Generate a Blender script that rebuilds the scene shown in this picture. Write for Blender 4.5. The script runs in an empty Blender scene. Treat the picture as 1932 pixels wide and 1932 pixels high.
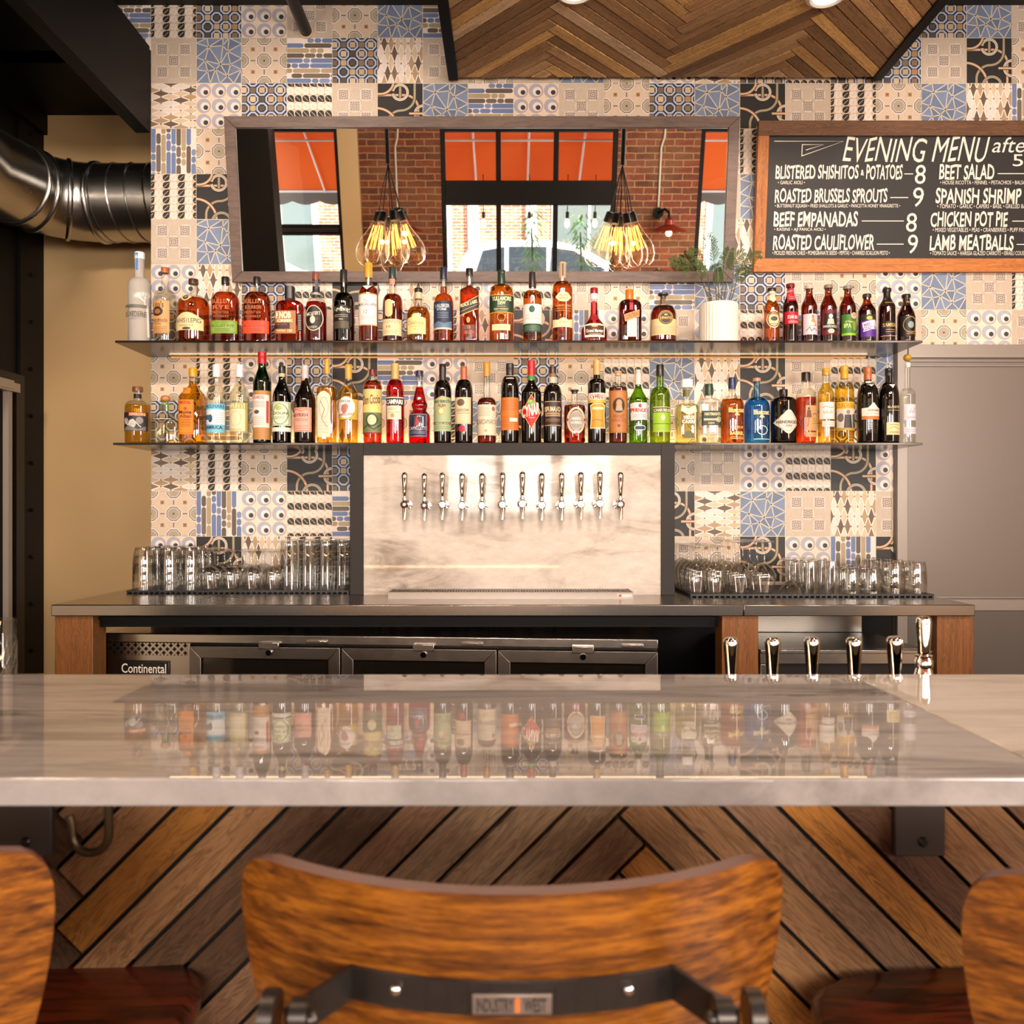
import bpy, math, random
from mathutils import Vector, Matrix
from mathutils.geometry import delaunay_2d_cdt
random.seed(7)
C = bpy.context.scene.collection
F, H, YW = 1550.0, 1.315, 3.627          # focal length in pixels, eye height, distance to the tiled wall
PI = math.pi
def P(px, py, Y): return ((px-966)*Y/F, Y, H-(py-966)*Y/F)
def PX(px, Y): return (px-966)*Y/F
def PZ(py, Y): return H-(py-966)*Y/F

# ---------------------------------------------------------------- camera, world, sun, daylight, exposure
cam = bpy.data.cameras.new('camera'); camo = bpy.data.objects.new('camera', cam); C.objects.link(camo)
camo.location = (0, 0, H); camo.rotation_euler = (PI/2, 0, 0)
cam.sensor_width = 36; cam.lens = F/1932*36; cam.clip_start = .02; cam.clip_end = 200
cam.dof.use_dof = True; cam.dof.focus_distance = 3.1; cam.dof.aperture_fstop = 7.0
bpy.context.scene.camera = camo
sc = bpy.context.scene
vs = sc.view_settings; sc.display_settings.display_device = 'sRGB'
vs.view_transform = 'Standard'; vs.look = 'None'; vs.gamma = 1; vs.use_curve_mapping = False
vs.exposure = 0.2
cy = sc.cycles
cy.max_bounces = 14; cy.diffuse_bounces = 4; cy.glossy_bounces = 6; cy.transmission_bounces = 10; cy.transparent_max_bounces = 64
cy.caustics_reflective = False; cy.caustics_refractive = False; cy.sample_clamp_indirect = 6
wd = bpy.data.worlds.new('world'); sc.world = wd; wd.use_nodes = True
wd.node_tree.nodes['Background'].inputs[0].default_value = (.72, .84, 1, 1)
wd.node_tree.nodes['Background'].inputs[1].default_value = 4.0
def light(name, kind, loc, power, col, rot=(0,0,0), size=None, sy=None, **kw):
    l = bpy.data.lights.new(name, kind); l.energy = power; l.color = col
    if kind == 'AREA':
        l.shape = 'RECTANGLE' if sy else 'DISK'; l.size = size
        if sy: l.size_y = sy
    elif size is not None and kind in ('POINT', 'SPOT'): l.shadow_soft_size = size
    for k, v in kw.items(): setattr(l, k, v)
    o = bpy.data.objects.new(name, l); C.objects.link(o); o.location = loc; o.rotation_euler = rot
    return o
light('sun', 'SUN', (5, 0, 12), 15.0, (1, .93, .82), (math.radians(-40), math.radians(28), 0), angle=.01)
# daylight coming in through the lower panes of the street windows behind the camera
WARM = (1, .80, .60)
for x, p in ((-.45, 26), (.17, 38), (.82, 28)):
    light('window_daylight', 'AREA', (x, -2.5, 1.70), p, (1, .91, .83), (PI/2, 0, 0), .52, .76)
light('door_daylight', 'AREA', (-2.34, -2.5, 1.55), 46, (1, .90, .81), (PI/2, 0, 0), .6, .95)
light('side_window_daylight', 'AREA', (2.55, -2.5, 1.72), 58, (1, .90, .81), (PI/2, 0, 0), .8, .62)
light('right_window_daylight', 'AREA', (3.24, -.5, 2.28), 125, (1, .92, .85), (0, PI/2, 0), 2.4, .9)
# fill lights added out of view under the front ceiling to brighten the back bar
for k, x in enumerate((-1.6, 0.2, 1.9)):
    light('back_bar_fill', 'AREA', (x, -1.6, 3.87), 15, (1, .82, .68), (math.radians(72), 0, 0), .7, .35, spread=math.radians(58))

for x in (-1.5, 1.7):  # unseen fill lights added to brighten the street wall in the mirror
    light('street_wall_fill', 'AREA', (x, .7, 3.9), 55, (1, .78, .56), (math.radians(-52), 0, 0), .35)

# ---------------------------------------------------------------- colour and materials
def lin(h):
    if not isinstance(h, str): return tuple(h)
    h = h.lstrip('#'); r = []
    for i in (0, 2, 4):
        c = int(h[i:i+2], 16)/255; r.append(c/12.92 if c <= .04045 else ((c+.055)/1.055)**2.4)
    return tuple(r)
MATS = {}
class NT:
    def __init__(s, name):
        s.m = bpy.data.materials.new(name); s.m.use_nodes = True; s.t = s.m.node_tree; s.n = s.t.nodes; s.n.clear()
        s.out = s.n.new('ShaderNodeOutputMaterial')
    def __call__(s, typ, **kw):
        n = s.n.new('ShaderNode'+typ)
        for k, v in kw.items():
            if k.startswith('_'): setattr(n, k[1:], v)
            else:
                i = n.inputs[int(k[1:])] if k[0] == 'i' and k[1:].isdigit() else n.inputs[k.replace('0', ' ')]
                s.set(i, v)
        return n
    def set(s, i, v):
        if isinstance(v, bpy.types.NodeSocket): s.t.links.new(v, i)
        else:
            if isinstance(v, tuple) and len(v) == 3 and i.type == 'RGBA': v = v+(1,)
            i.default_value = v
    def math(s, op, a, b=0.0, clamp=False):
        n = s.n.new('ShaderNodeMath'); n.operation = op; n.use_clamp = clamp; s.set(n.inputs[0], a); s.set(n.inputs[1], b); return n.outputs[0]
    def mix(s, f, a, b, mode='MIX'):
        n = s.n.new('ShaderNodeMix'); n.data_type = 'RGBA'; n.blend_type = mode
        s.set(n.inputs[0], f); s.set(n.inputs[6], a); s.set(n.inputs[7], b); return n.outputs[2]
    def ramp(s, f, stops):
        n = s.n.new('ShaderNodeValToRGB'); s.set(n.inputs[0], f); e = n.color_ramp.elements
        while len(e) < len(stops): e.new(.5)
        for k, (p, c) in enumerate(stops):
            e[k].position = p; c = lin(c) if not isinstance(c, (int, float)) else (c, c, c); e[k].color = tuple(c)+(1,)
        return n.outputs[0]
    def coords(s, kind='Object', scale=(1, 1, 1), loc=(0, 0, 0), rot=(0, 0, 0)):
        t = s.n.new('ShaderNodeTexCoord'); m = s.n.new('ShaderNodeMapping'); s.t.links.new(t.outputs[kind], m.inputs[0])
        m.inputs['Scale'].default_value = scale; m.inputs['Location'].default_value = loc; m.inputs['Rotation'].default_value = rot
        return m.outputs[0]
    def noise(s, vec, scale, detail=4, rough=.55, dist=0):
        n = s.n.new('ShaderNodeTexNoise'); s.t.links.new(vec, n.inputs['Vector'])
        n.inputs['Scale'].default_value = scale; n.inputs['Detail'].default_value = detail; n.inputs['Roughness'].default_value = rough
        n.inputs['Distortion'].default_value = dist
        return n.outputs[0]
    def bsdf(s, col, rough=.5, metal=0, bump=None, bs=.2, bd=.002, **kw):
        n = s.n.new('ShaderNodeBsdfPrincipled'); s.set(n.inputs['Base Color'], lin(col) if isinstance(col, str) else col)
        s.set(n.inputs['Roughness'], rough); s.set(n.inputs['Metallic'], metal)
        for k, v in kw.items(): s.set(n.inputs[k.replace('_', ' ')], v)
        if bump is not None:
            b = s.n.new('ShaderNodeBump'); b.inputs['Strength'].default_value = bs; b.inputs['Distance'].default_value = bd
            s.t.links.new(bump, b.inputs['Height']); s.t.links.new(b.outputs[0], n.inputs['Normal'])
        return n.outputs[0]
    def schlick(s, f0=.04, boost=1.0):
        lw = s.n.new('ShaderNodeLayerWeight'); lw.inputs[0].default_value = .5
        return s.math('MULTIPLY', s.math('ADD', f0, s.math('MULTIPLY', s.math('POWER', lw.outputs['Facing'], 5.0), 1-f0)), boost, True)
    def done(s, shader): s.t.links.new(shader, s.out.inputs[0]); MATS[s.m.name] = s.m; return s.m
    def attr(s, name='Col'):
        a = s.n.new('ShaderNodeAttribute'); a.attribute_name = name; return a.outputs['Color']

def plain(name, col, rough=.5, metal=0, var=.08, scale=12, **kw):
    if name in MATS: return MATS[name]
    t = NT(name); v = t.coords(); c = lin(col)
    n = t.noise(v, scale, 5)
    col = t.mix(n, tuple(x*(1-var) for x in c), tuple(min(1, x*(1+var)) for x in c))
    r = t.math('ADD', rough-.04, t.math('MULTIPLY', n, .08))
    return t.done(t.bsdf(col, r, metal, **kw))
def emit(name, col, strength):
    t = NT(name); e = t('Emission'); e.inputs[0].default_value = lin(col)+(1,); e.inputs[1].default_value = strength
    return t.done(e.outputs[0])
def painted(name, rough=.4, grain=.12, gs=(3, 40, 60), spec=.5, bump=0):        # face colour attribute with a faint streaky grain
    t = NT(name); v = t.coords(scale=gs); n = t.noise(v, 4, 4)
    a = t.attr(); f = t.math('ADD', 1-grain, t.math('MULTIPLY', n, 2*grain))
    col = t.mix(1.0, a, f, 'MULTIPLY')
    return t.done(t.bsdf(col, rough, 0, Specular_IOR_Level=spec, bump=n if bump else None, bs=bump))
def wood_uv(name, rough=.55, dark=.35, spec=.3, ringy=6, sat=1.0):   # per-board tone from the colour attribute, grain runs along U
    t = NT(name)
    u1 = t.coords('UV', scale=(2.2, 42, 1)); n1 = t.noise(u1, 1.6, 8, .65, .6)
    u2 = t.coords('UV', scale=(1.0, 9, 1)); n2 = t.noise(u2, ringy, 3, .5, 1.8)
    w = t.math('SINE', t.math('MULTIPLY', n2, 55.0)); w = t.math('MULTIPLY', t.math('ADD', w, 1.0), .5)
    u3 = t.coords('UV', scale=(4, 7, 1)); n3 = t.noise(u3, 1.5, 3)
    k = t.ramp(n3, [(.25, .45), (.34, 1.0)])
    s = t.math('ADD', t.math('MULTIPLY', n1, .95), t.math('MULTIPLY', w, .3))
    f = t.ramp(s, [(.28, dark), (.75, 1.12)])
    col = t.mix(1.0, t.attr(), f, 'MULTIPLY'); col = t.mix(.55, col, t.mix(1.0, col, k, 'MULTIPLY'))
    return t.done(t.bsdf(col, rough, 0, bump=s, bs=.5, bd=.002, Specular_IOR_Level=spec))
def wood_obj(name, light_c, dark_c, scale=(1, 1, 12), rough=.4, ns=5, coat=0):
    t = NT(name); v = t.coords(scale=scale); n = t.noise(v, ns, 7, .6, .9); n2 = t.noise(t.coords(scale=tuple(x*3 for x in scale)), ns*2, 4)
    s = t.math('ADD', t.math('MULTIPLY', n, .75), t.math('MULTIPLY', n2, .3))
    col = t.ramp(s, [(.33, dark_c), (.62, light_c)])
    return t.done(t.bsdf(col, rough, 0, bump=n2, bs=.12, Coat_Weight=coat, Coat_Roughness=.2))
def marble(name, base, vein, scale=(1, 1, 1), rough=.08, vs_=1.4, sharp=(.47, .6), cloud=.5, rot=(0, 0, 0), warm='#d9bf9f', spec=.5):
    t = NT(name); v = t.coords(scale=scale, rot=rot)
    n = t.noise(v, vs_, 9, .62, 1.2); m = t.noise(v, vs_*.6, 4, .5, .5); q = t.noise(v, vs_*5, 7, .7)
    a = t.ramp(n, [(sharp[0], 0.0), (sharp[1], 1.0)]); b = t.ramp(m, [(.42, 0.0), (.66, 1.0)])
    d = t.math('MULTIPLY', t.math('MULTIPLY', a, b), .75, True); cl = t.ramp(q, [(.35, 0.0), (.75, 1.0)])
    d = t.math('ADD', d, t.math('MULTIPLY', cl, .22*cloud*2), True)
    col = t.mix(d, lin(base), lin(vein)); col = t.mix(t.math('MULTIPLY', b, .16*cloud*2), col, lin(warm))
    return t.done(t.bsdf(col, rough, 0, Specular_IOR_Level=spec))
def thin_glass(name, tint=(.97, .97, .96), boost=1.0, rough=.0, ior=1.45):
    t = NT(name); tr = t('BsdfTransparent'); tr.inputs[0].default_value = tint+(1,)
    g = t('BsdfGlossy'); g.inputs['Roughness'].default_value = rough; g.inputs[0].default_value = (1, 1, 1, 1)
    f = t.schlick(.04, boost)
    mx = t('MixShader'); t.set(mx.inputs[0], f); t.set(mx.inputs[1], tr.outputs[0]); t.set(mx.inputs[2], g.outputs[0])
    return t.done(mx.outputs[0])
def tinted_glass(name, tint, edge, boost=1.0):     # coloured bottle glass: deeper towards the rim of the silhouette, as thick glass is
    t = NT(name); lw = t('LayerWeight'); lw.inputs[0].default_value = .35
    tr = t('BsdfTransparent'); t.set(tr.inputs[0], t.mix(lw.outputs['Facing'], lin(tint), lin(edge)))
    g = t('BsdfGlossy'); g.inputs['Roughness'].default_value = .02; g.inputs[0].default_value = (1, 1, 1, 1)
    mx = t('MixShader'); t.set(mx.inputs[0], t.schlick(.085, boost)); t.set(mx.inputs[1], tr.outputs[0]); t.set(mx.inputs[2], g.outputs[0])
    return t.done(mx.outputs[0])
def liquid(col):       # clear coloured liquid: tints what lies behind it, deeper where one looks through more of it
    n = 'liquid_'+col.lstrip('#')
    if n in MATS: return MATS[n]
    t = NT(n); c = lin(col); k = max(c)
    a = tuple(min(1, (q/k)**.58*k**.18) for q in c); b = tuple(min(1, (q/k)**.7*k**.5) for q in c)
    lw = t('LayerWeight'); lw.inputs[0].default_value = .3
    tr = t('BsdfTransparent'); t.set(tr.inputs[0], t.mix(lw.outputs['Facing'], a, b))
    tl = t('BsdfTranslucent'); tl.inputs[0].default_value = tuple(min(1, q*1.5) for q in c)+(1,)
    mx = t('MixShader'); mx.inputs[0].default_value = .11; t.set(mx.inputs[1], tr.outputs[0]); t.set(mx.inputs[2], tl.outputs[0])
    return t.done(mx.outputs[0])

# ---------------------------------------------------------------- mesh builder
ORG = {}
class MB:
    def __init__(s): s.v = []; s.f = []; s.m = []; s.c = []; s.u = []; s.usecol = False; s.useuv = False
    def add(s, vs, fs, m=0, col=None, uv=None):
        b = len(s.v); s.v += [tuple(q) for q in vs]
        for k, q in enumerate(fs):
            s.f.append([i+b for i in q]); s.m.append(m); s.c.append(col)
            s.u.append(uv[k] if uv else None)
        if col is not None: s.usecol = True
        if uv: s.useuv = True
        return s
    def box(s, x0, x1, y0, y1, z0, z1, m=0, col=None, uv=None):
        vs = [(x, y, z) for z in (z0, z1) for y in (y0, y1) for x in (x0, x1)]
        return s.add(vs, [(0, 2, 3, 1), (4, 5, 7, 6), (0, 1, 5, 4), (1, 3, 7, 5), (3, 2, 6, 7), (2, 0, 4, 6)], m, col)
    def slab(s, pts, w, t, m=0, col=None, off=None):    # board from centre line p0->p1: across-vector w, thickness-vector t, UV along
        p0, p1 = Vector(pts[0]), Vector(pts[1]); w = Vector(w); t = Vector(t); L = (p1-p0).length; ou, ov = off or (random.random()*9, random.random()*9)
        vs = [p0-w, p1-w, p1+w, p0+w]; vs = vs+[q+t for q in vs]; W = w.length*2; T = t.length
        fs = [(3, 2, 1, 0), (4, 5, 6, 7), (0, 1, 5, 4), (1, 2, 6, 5), (2, 3, 7, 6), (3, 0, 4, 7)]
        a = [(ou, ov), (ou+L, ov), (ou+L, ov+W), (ou, ov+W)]
        sd = [(ou, ov), (ou+L, ov), (ou+L, ov+T), (ou, ov+T)]; e = [(ou, ov), (ou+.01, ov+W), (ou+.01, ov+W), (ou, ov)]
        return s.add(vs, fs, m, col, [[a[3], a[2], a[1], a[0]], a, sd, e, sd, e])
    def lathe(s, prof, n=28, c=(0, 0, 0), p=2.0, dy=1.0, m=0, col=None, caps=(True, True), twist=0):
        # prof: (radius, z[, superellipse exponent, depth factor])
        vs = []
        for q in prof:
            r, z = q[0], q[1]; e = q[2] if len(q) > 2 else p; d = q[3] if len(q) > 3 else dy
            for k in range(n):
                a = 2*PI*(k+.5)/n; ca, sa = math.cos(a), math.sin(a)
                g = 1.0 if e == 2 else (abs(ca)**e+abs(sa)**e)**(-1/e)
                vs.append((c[0]+r*g*ca, c[1]+r*g*sa*d, c[2]+z))
        fs = []
        for i in range(len(prof)-1):
            for k in range(n):
                k2 = (k+1) % n; fs.append((i*n+k, i*n+k2, (i+1)*n+k2, (i+1)*n+k))
        if caps[0]: fs.append(tuple(range(n-1, -1, -1)))
        if caps[1]: fs.append(tuple((len(prof)-1)*n+k for k in range(n)))
        return s.add(vs, fs, m, col)
    def tube(s, pts, r, n=10, m=0, col=None, cap=True):
        pts = [Vector(q) for q in pts]; rr = r if isinstance(r, (list, tuple)) else [r]*len(pts)
        up = None; vs = []
        for i, q in enumerate(pts):
            t = (pts[min(i+1, len(pts)-1)]-pts[max(i-1, 0)]).normalized()
            if up is None: up = t.orthogonal().normalized()
            up = (up-t*up.dot(t)).normalized(); sd = t.cross(up)
            for k in range(n):
                a = 2*PI*k/n; vs.append(q+(up*math.cos(a)+sd*math.sin(a))*rr[i])
        fs = [(i*n+k, i*n+(k+1) % n, (i+1)*n+(k+1) % n, (i+1)*n+k) for i in range(len(pts)-1) for k in range(n)]
        if cap: fs += [tuple(range(n-1, -1, -1)), tuple((len(pts)-1)*n+k for k in range(n))]
        return s.add(vs, fs, m, col)
    def prism(s, poly, a, b, axis='y', m=0, col=None):   # polygon in the two other axes, extruded from a to b
        def mk(q, t): return {'y': (q[0], t, q[1]), 'x': (t, q[0], q[1]), 'z': (q[0], q[1], t)}[axis]
        n = len(poly); vs = [mk(q, a) for q in poly]+[mk(q, b) for q in poly]
        fs = [tuple(range(n)), tuple(range(2*n-1, n-1, -1))]+[(k, n+k, n+(k+1) % n, (k+1) % n) for k in range(n)]
        return s.add(vs, fs, m, col)
    def sphere(s, c, r, n=14, sx=1, sy=1, sz=1, m=0, col=None):
        k = n//2; prof = [(max(1e-4, math.sin(PI*i/k))*r*sx, -math.cos(PI*i/k)*r*sz) for i in range(k+1)]
        return s.lathe(prof, n, c, dy=sy/sx, m=m, col=col)
    def move(s, M): s.v = [tuple(M @ Vector(q)) for q in s.v]; return s
    def build(s, name, mats, parent=None, smooth=35, bevel=0, recalc=False):
        me = bpy.data.meshes.new(name); o = ORG.get(parent.name, (0, 0, 0)) if parent else (0, 0, 0)
        me.from_pydata([(q[0]-o[0], q[1]-o[1], q[2]-o[2]) for q in s.v], [], s.f)
        for q in (mats if isinstance(mats, (list, tuple)) else [mats]): me.materials.append(q)
        if any(s.m): me.polygons.foreach_set('material_index', s.m)
        if s.usecol:
            at = me.color_attributes.new('Col', 'FLOAT_COLOR', 'CORNER'); buf = []
            for k, q in enumerate(s.f):
                c = s.c[k] or (.5, .5, .5); buf += (list(c)+[1.0])*len(q)
            at.data.foreach_set('color', buf)
        if s.useuv:
            uvl = me.uv_layers.new(name='UVMap'); buf = []
            for k, q in enumerate(s.f):
                for i in range(len(q)): buf += list(s.u[k][i]) if s.u[k] else [s.v[q[i]][0], s.v[q[i]][2]]
            uvl.data.foreach_set('uv', buf)
        if recalc:
            import bmesh
            bm = bmesh.new(); bm.from_mesh(me); bmesh.ops.recalc_face_normals(bm, faces=bm.faces); bm.to_mesh(me); bm.free()
        if smooth:
            me.polygons.foreach_set('use_smooth', [True]*len(me.polygons)); me.set_sharp_from_angle(angle=math.radians(smooth))
        me.update()
        ob = bpy.data.objects.new(name, me); C.objects.link(ob)
        if parent: ob.parent = parent; ORG[ob.name] = o
        if bevel:
            b = ob.modifiers.new('bevel', 'BEVEL'); b.width = bevel; b.segments = 2; b.limit_method = 'ANGLE'; b.angle_limit = math.radians(40)
        return ob
def tag(o, label=None, cat=None, group=None, kind=None):
    if label: o['label'] = label
    if cat: o['category'] = cat
    if group: o['group'] = group
    if kind: o['kind'] = kind
    return o
def thing(name, label, cat, loc=(0, 0, 0), group=None, rz=0):
    o = bpy.data.objects.new(name, None); C.objects.link(o); o.location = loc; o.rotation_euler = (0, 0, rz); o.empty_display_size = .05
    ORG[o.name] = tuple(loc) if not rz else (0, 0, 0)
    return tag(o, label, cat, group)
def struct(name, mb, mats, **kw): return tag(mb.build(name, mats, **kw), kind='structure')
def dup(root, loc, label=None, rz=None, group=None):
    r = root.copy(); C.objects.link(r); r.location = loc
    if rz is not None: r.rotation_euler = (0, 0, rz)
    if label: r['label'] = label
    if group: r['group'] = group
    for ch in list(root.children):
        c = ch.copy(); C.objects.link(c); c.parent = r
        for g in list(ch.children): d = g.copy(); C.objects.link(d); d.parent = c
    return r

# ---------------------------------------------------------------- flat drawing: polygons with a colour and a layer
def clip_poly(poly, x0, x1, y0, y1):
    for ax, lim, sg in ((0, x0, 1), (0, x1, -1), (1, y0, 1), (1, y1, -1)):
        if lim is None: continue
        out = []; n = len(poly)
        for i in range(n):
            a, b = poly[i], poly[(i+1) % n]; da, db = (a[ax]-lim)*sg, (b[ax]-lim)*sg
            if da >= 0: out.append(a)
            if (da < 0) != (db < 0):
                t = da/(da-db); out.append((a[0]+(b[0]-a[0])*t, a[1]+(b[1]-a[1])*t))
        poly = out
        if len(poly) < 3: return []
    return poly
def area2(p): return sum(p[i][0]*p[(i+1) % len(p)][1]-p[(i+1) % len(p)][0]*p[i][1] for i in range(len(p)))
def regular(cx, cy, r, n=16, ry=None, rot=0): return [(cx+r*math.cos(2*PI*(k+.5)/n+rot), cy+(ry or r)*math.sin(2*PI*(k+.5)/n+rot)) for k in range(n)]
def arc(cx, cy, r, a0, a1, n=12): return [(cx+r*math.cos(math.radians(a0+(a1-a0)*k/n)), cy+r*math.sin(math.radians(a0+(a1-a0)*k/n))) for k in range(n+1)]
def capsule(x0, x1, y0, y1):
    r = (y1-y0)/2; cy_ = (y0+y1)/2
    if x1-x0 < 2*r: return regular((x0+x1)/2, cy_, (x1-x0)/2, 12, r)
    return arc(x1-r, cy_, r, -90, 90, 6)+arc(x0+r, cy_, r, 90, 270, 6)
def stroke(pts, w, closed=False):
    n = len(pts); L = []; R = []
    for i in range(n):
        a = pts[i-1] if (i or closed) else pts[i]; b = pts[(i+1) % n] if (i < n-1 or closed) else pts[i]; c = pts[i]
        def nr(p, q):
            d = math.hypot(q[0]-p[0], q[1]-p[1]) or 1; return (-(q[1]-p[1])/d, (q[0]-p[0])/d)
        n1 = nr(a, c) if a != c else nr(c, b); n2 = nr(c, b) if b != c else n1
        m = (n1[0]+n2[0], n1[1]+n2[1]); d = m[0]*n1[0]+m[1]*n1[1]; k = w/2/max(d, .35) if d > 1e-6 else w/2
        L.append((c[0]+m[0]*k, c[1]+m[1]*k)); R.append((c[0]-m[0]*k, c[1]-m[1]*k))
    return [[R[i], R[(i+1) % n], L[(i+1) % n], L[i]] for i in range(n if closed else n-1)]
FONT = {}
def glyphs(s, bold=0.0):
    k = (s, bold)
    if k not in FONT:
        cu = bpy.data.curves.new('t', 'FONT'); cu.body = s; cu.resolution_u = 3; cu.offset = bold; cu.fill_mode = 'FRONT'
        ob = bpy.data.objects.new('t', cu); C.objects.link(ob)
        dg = bpy.context.evaluated_depsgraph_get(); ev = ob.evaluated_get(dg); me = ev.to_mesh()
        v = [(q.co.x, q.co.y) for q in me.vertices]; f = [tuple(q.vertices) for q in me.polygons]
        ev.to_mesh_clear(); bpy.data.objects.remove(ob); bpy.data.curves.remove(cu)
        xs = [q[0] for q in v] or [0, 1]; ys = [q[1] for q in v] or [0, 1]
        x0, y0 = min(xs), min(ys); sx, sy = (max(xs)-x0) or 1, (max(ys)-y0) or 1
        FONT[k] = ([((q[0]-x0)/sx, (q[1]-y0)/sy) for q in v], f)
    return FONT[k]
# ---------------------------------------------------------------- patterned wall tiles
def tile_O():
    q = [([(0,0),(1,0),(1,1),(0,1)], '#dcc8a8', 0)]
    for i in range(3):
        for j in range(3):
            x, y = i*.5, j*.5; o = lambda r: regular(x, y, r, 8)
            q.append((o(.185), '#f3e9d6', 1)); q.append((o(.168), '#6d675d', 2)); q.append((o(.146), '#efe5d0', 3)); q.append((o(.132), '#b3a688', 4)); q.append((regular(x, y, .022, 8), '#4f4d48', 5))
            if i < 2: q.append(([(x+.2,y-.011),(x+.3,y-.011),(x+.3,y+.011),(x+.2,y+.011)], '#6a655c', 1))
            if j < 2: q.append(([(x-.011,y+.2),(x+.011,y+.2),(x+.011,y+.3),(x-.011,y+.3)], '#6a655c', 1))
            if i < 2 and j < 2: q.append((regular(x+.25, y+.25, .058, 4), '#a5825c', 1)); q.append((regular(x+.25, y+.25, .02, 4), '#80603f', 2))
    return q
def tile_B():
    q = [([(0,0),(1,0),(1,1),(0,1)], '#e0c29a', 0)]
    for i in range(7):
        for j in range(6):
            x, y = i/6, (j+.5)/6
            if i % 2 == 0:
                q.append((regular(x, y, .087, 12), '#eadfc6', 1)); q.append(([(x+.078,y+.078)]+arc(x, y, .076, 90, 360, 9), '#3a3833', 2))
                q += [(s, '#dcc7a0', 3) for s in stroke([(x-.04,y-.04),(x+.05,y+.045)], .011)]
            else:
                q.append((regular(x, y, .09, 12), '#f2e7d0', 1)); q += [(s, '#c9a77a', 2) for s in stroke([(x-.02,y-.035),(x+.03,y+.04)], .008)]
    return q
def tile_C():
    q = [([(0,0),(1,0),(1,1),(0,1)], '#2b323a', 0)]; rnd = random.Random(3)
    cs = ['#8a765c', '#5d5446', '#b48c5c', '#d8c096', '#7a6a54', '#c7ac80']
    for i in range(-1, 6):
        for j in range(-1, 6):
            x, y = (i+.25)*.2, (j+.25)*.2
            if (i+j) % 2 == 0:
                q.append((regular(x, y, .142, 8), '#20262c', 1)); q.append((regular(x, y, .134, 8), '#b9c3d0', 2)); q.append((regular(x, y, .094, 8), '#262b30', 3))
            c = rnd.choice(cs); a = .062
            q.append((clip_poly(regular(x, y, .08, 8), x-a, x+a, y-a, y+a), c, 4))
    return q
def tile_E():
    q = [([(0,0),(1,0),(1,1),(0,1)], '#ecdcc0', 0)]
    for i in range(3):
        for j in range(3):
            x, y = (i+.5)/3, (j+.5)/3
            for r, dx, dy, c in ((.16, 0, 0, '#cfa466'), (.15, 0, 0, '#aeb7c6'), (.108, .025, -.015, '#cfa466'), (.1, .025, -.015, '#f2e8d4'), (.058, .045, -.035, '#cfa466'), (.05, .045, -.035, '#3a4454')):
                q.append((regular(x+dx, y+dy, r, 18), c, 1+[.16,.15,.108,.1,.058,.05].index(r)))
    return q
def tile_W():
    q = [([(0,0),(1,0),(1,1),(0,1)], '#cdbda2', 0)]
    for cx, cy_ in ((.25, .25), (.75, .25), (.25, .75), (.75, .75), (0, .5), (.5, .5), (1, .5), (.5, 0), (.5, 1)):
        if (cx, cy_) in ((0, .5), (1, .5), (.5, 0), (.5, 1)): s = .6
        else: s = 1
        if cx in (.25, .75) or (cx, cy_) == (.5, .5):
            for r, w in ((.085, .018), (.045, .016)):
                q += [(z, '#87807a', 1) for z in stroke([(cx-r,cy_-r),(cx+r,cy_-r),(cx+r,cy_+r),(cx-r,cy_+r)], w, True)]
            q.append((regular(cx, cy_, .016, 4), '#77716b', 1))
            for k in range(28):
                t = 2*PI*k/28; r = .125*(abs(math.cos(t))**4+abs(math.sin(t))**4)**-.25
                q.append((regular(cx+r*math.cos(t), cy_+r*math.sin(t), .0115, 5), '#f2eadb', 2))
    for cx, cy_ in ((0, .0), (.5, .25), (0, .25), (1, .25), (.5, .75), (0, .75), (1, .75), (.25, .5), (.75, .5), (.25, 0), (.75, 0), (.25, 1), (.75, 1)):
        for k in range(20):
            t = 2*PI*k/20; r = .165
            q.append((regular(cx+r*math.cos(t), cy_+r*math.sin(t), .009, 5), '#e6dcc8', 2))
    return q
def tile_F():
    q = [([(0,0),(1,0),(1,1),(0,1)], '#7f8ea4', 0)]; rnd = random.Random(11); pts = []
    for i in range(5):
        for j in range(5):
            x = i/4 if i in (0, 4) else i/4+rnd.uniform(-.09, .09); y = j/4 if j in (0, 4) else j/4+rnd.uniform(-.09, .09)
            if i in (0, 4) and j not in (0, 4): y += .06
            if j in (0, 4) and i not in (0, 4): x += .06
            pts.append(Vector((x, y)))
    r = delaunay_2d_cdt(pts, [], [], 0, 1e-5)
    for k, fc in enumerate(r[2]):
        t = [tuple(r[0][i]) for i in fc]; q.append((t, ['#75859a', '#8292a6', '#6e7e92', '#7c8ca1'][k % 4], 1))
    for a, b in r[1]:
        q += [(z, '#dccfab', 2) for z in stroke([tuple(r[0][a]), tuple(r[0][b])], .021)]
    return q
def tile_D():
    q = [([(0,0),(1,0),(1,1),(0,1)], '#dcc8a6', 0)]; rnd = random.Random(5); sx, sy = .15, .44
    for i in range(-1, 10):
        for j in range(-1, 8):
            x = i*sx+(j % 2)*sx/2; y = j*sy/2
            q.append(([(x-sx/2,y),(x,y-sy/2),(x+sx/2,y),(x,y+sy/2)], rnd.choice(['#e4d4b6', '#d9c49c', '#b89a70', '#6f5d48', '#cfb78e', '#8a745a', '#e8dcc6']), 1))
    for i in range(-6, 16):
        x = (i+.5)*sx; e = .05*sx/sy; f = 1.05*sx/sy
        q += [(z, '#f3ead9', 2) for z in stroke([(x-e, -.05), (x+f, 1.05)], .021)]+[(z, '#f3ead9', 2) for z in stroke([(x+e, -.05), (x-f, 1.05)], .021)]
    return q
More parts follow.
